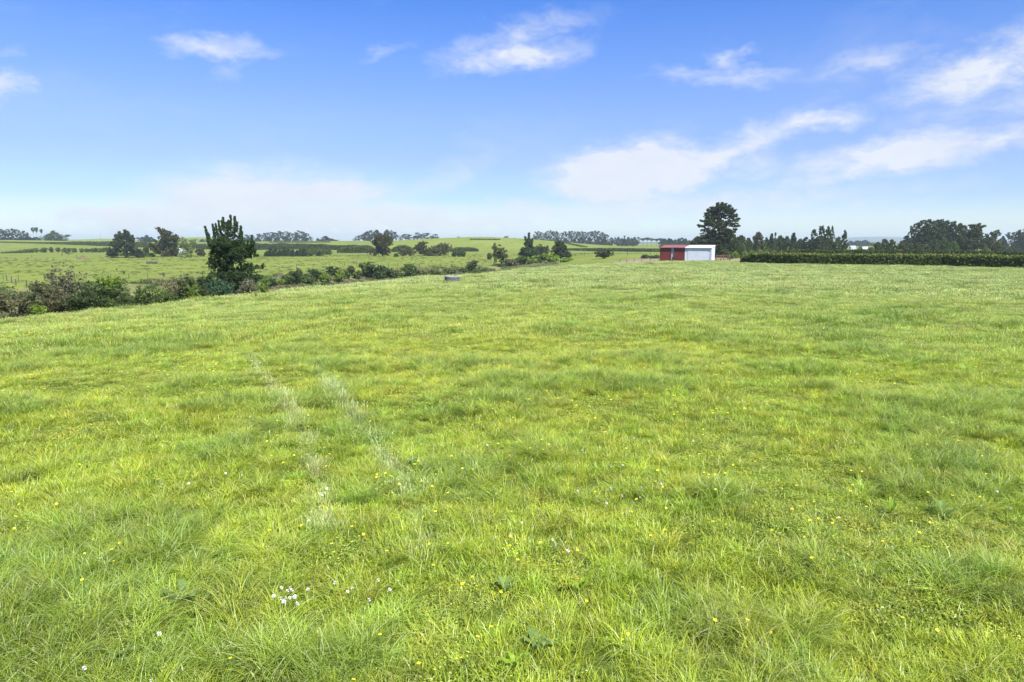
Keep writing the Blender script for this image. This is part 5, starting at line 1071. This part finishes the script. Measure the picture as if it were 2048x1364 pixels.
for args in [(822, 950, .34, 'broad leaved dock with one yellow green leaf beside the pale wheel track', 'mixed', 7, .34, 3), (370, 1212, .34, 'grey green dock lying open in the tall tussocks', 'docks', 8, .26, 4), (240, 1335, .24, 'dock plant with big dull leaves near a tall flower stalk', 'docks', 7, .24, 5),
        (1010, 1190, .20, 'small dock with upright pale leaves amid the buttercups', 'docks', 5, .26, 6), (1160, 1190, .22, 'bright leaved dock standing above short clover', 'dockyellow', 5, .30, 7), (1070, 1300, .26, 'low spreading dock in the short clover patch', 'docks', 7, .2, 8), (1885, 1040, .30, 'dock hidden in the pale rounded tussock', 'docks', 7, .34, 9),
        (1780, 1030, .22, 'yellow green dock at the edge of the pale rounded tussock', 'dockyellow', 5, .3, 10), (600, 1290, .18, 'small pale dock above the silvery tussock', 'docks', 4, .2, 11), (1030, 1340, .2, 'yellow leaved dock close to the low spreading one', 'dockyellow', 5, .22, 12)]: dock(*args)
YEL = mat('buttercup_petals', lambda t: bsdf(t, (.90, .80, .02), .35, .5).outputs[0])
YELC = mat('buttercup_centre', lambda t: bsdf(t, (.55, .5, .05), .6, .2).outputs[0])
WHT = mat('clover_florets', lambda t: bsdf(t, (.80, .78, .72), .7, .2).outputs[0])
STEM = mat('flower_stem', lambda t: bsdf(t, (.16, .26, .06), .6, .2).outputs[0])
def flower_mesh(kind, size=1.0):
    m = MB()
    if kind == 'buttercup':
        m.tube([(0, 0, 0), (.01, 0, .13), (0, .005, .27)], [.0022] * 3, 4, 2)
        for k in range(5):
            a = k * 2 * math.pi / 5; ca, sa = math.cos(a), math.sin(a); r = .0135 * size
            def P(u, v, h): return (ca * u - sa * v, .005 + sa * u + ca * v, .27 + h)
            m.quad(P(.001, 0, 0), P(r * .62, -r * .5, .003), P(r * 1.05, 0, .006), P(r * .62, r * .5, .003), 0)
        m.tube([(0, .005, .268), (0, .005, .278)], [.0045, .003], 6, 1); return m.mesh(kind, [YEL, YELC, STEM])
    m.tube([(0, 0, 0), (.006, 0, .07), (0, 0, .15)], [.0022] * 3, 4, 1)
    rng = random.Random(3)
    for k in range(46):
        z = rng.uniform(-1, 1); a = rng.random() * 6.28; q = math.sqrt(1 - z * z); d = Vector((q * math.cos(a), q * math.sin(a), z)); b = Vector((0, 0, .158)) + d * .006; t = Vector((0, 0, .158)) + d * .0145 * size
        s = d.cross(Vector((.3, .5, .8))).normalized() * .0032; m.quad(b - s, b + s, t + s * 1.3, t - s * 1.3, 0)
    return m.mesh(kind, [WHT, STEM])
def flowers():
    rng = np.random.default_rng(77); prio = []
    bm, cm = flower_mesh('buttercup', 1.25), flower_mesh('clover', 1.15)
    x, y = sector(rng, 4.8, 26, 3.6, -40, 40); n = fbm(x / 1.6, y / 1.6, 91, 3) + .10 * sst(x, -3, 3); ok = (n > .50) & inside(x, y, POLY_A); x, y = x[ok], y[ok]
    o_ = np.argsort(np.hypot(x, y)); x, y = x[o_], y[o_]; k = min(290, len(x)); 
    for i in range(k):
        o = link('buttercup', bm, None, (x[i], y[i], hz(x[i], y[i]) + .02 - .05 * rng.random()), rng.random() * 6.28); s = rng.uniform(.85, 1.2); o.scale = (s, s, s); o.rotation_euler[0] = rng.normal() * .25; o.rotation_euler[1] = rng.normal() * .25
        tag(o, 'small yellow buttercup on a thin stem in the meadow grass', 'flower', 'buttercups scattered through the meadow')
    pts = []
    for i in range(16): pts.append(hit(580 + rng.normal() * 20, 1235 + rng.normal() * 12))
    xs, ys = sector(rng, 4.8, 12, 4.0, -38, 38); n = fbm(xs / 1.3, ys / 1.3, 95, 2); ok = (n > .62); pts += list(zip(xs[ok], ys[ok]))
    for (a, b) in pts[:100]:
        o = link('clover_flower', cm, None, (a, b, hz(a, b) + .045), rng.random() * 6.28); s = rng.uniform(.8, 1.15); o.scale = (s, s, s)
        tag(o, 'round white clover flower head low in the meadow grass', 'flower', 'white clover flowers in the short grass')
    # the countless rest, farther off: buttercup drifts, one object
    rest = bpy.data.collections.new('flower_shapes')
    V = []; 
    f = bpy.data.objects.new('bloom', flower_mesh('buttercup', 2.2)); rest.objects.link(f)
    xs, ys = [x[k::3]], [y[k::3]]
    for px, py, r, n_ in [(35, 678, 1.3, 120), (735, 598, 2.4, 120), (1690, 545, 4.0, 120), (1780, 562, 3, 110), (1380, 572, 3, 90), (1500, 557, 4, 80), (1340, 600, 4, 90), (920, 570, 2.5, 140), (900, 585, 3, 80), (1560, 650, 1.4, 40), (440, 745, .7, 60), (1250, 640, 2, 30), (1130, 560, 5, 80), (1900, 600, 3, 60), (560, 590, 3, 60), (1020, 620, 2, 40), (430, 600, 3, 70)]:
        cx_, cy_ = hit(px, py); xs.append(cx_ + rng.normal(size=n_) * r); ys.append(cy_ + rng.normal(size=n_) * r * 1.3)
    xf, yf = sector(rng, 34, 110, .06, -40, 40); ok = inside(xf, yf, POLY_A) & (fbm(xf / 5, yf / 5, 97, 2) > .52); xs.append(xf[ok]); ys.append(yf[ok])
    X, Y = np.concatenate(xs), np.concatenate(ys); Z = height(X, Y); d = np.hypot(X, Y); s = .6 + np.clip(d / 60, 0, 1.2) * .5
    scatter('buttercup_drifts', 'countless tiny yellow buttercups dotted far across the meadow', 'flowers', np.stack([X, Y, Z - .04], 1), np.ones((len(X), 3)), np.stack([s * 1.3, s * 1.3, s * .95], 1), np.zeros(len(X), int), 6, rest)
flowers()

# ------------------------------------------------------------------ air
def haze():
    m = bpy.data.materials.new('air'); m.use_nodes = True; t = m.node_tree; t.nodes.clear(); o = t.nodes.new('ShaderNodeOutputMaterial')
    v = t.nodes.new('ShaderNodeVolumePrincipled'); v.inputs['Color'].default_value = (.82, .93, 1.0, 1); v.inputs['Density'].default_value = HAZE; v.inputs['Anisotropy'].default_value = .2
    t.links.new(v.outputs[0], o.inputs['Volume']); mb = MB(); mb.box((0, 0, 27), (14400, 14400, 80)); h = link('haze', mb.mesh('haze', m)); tag(h, kind='stuff')
HAZE = .00017
haze()
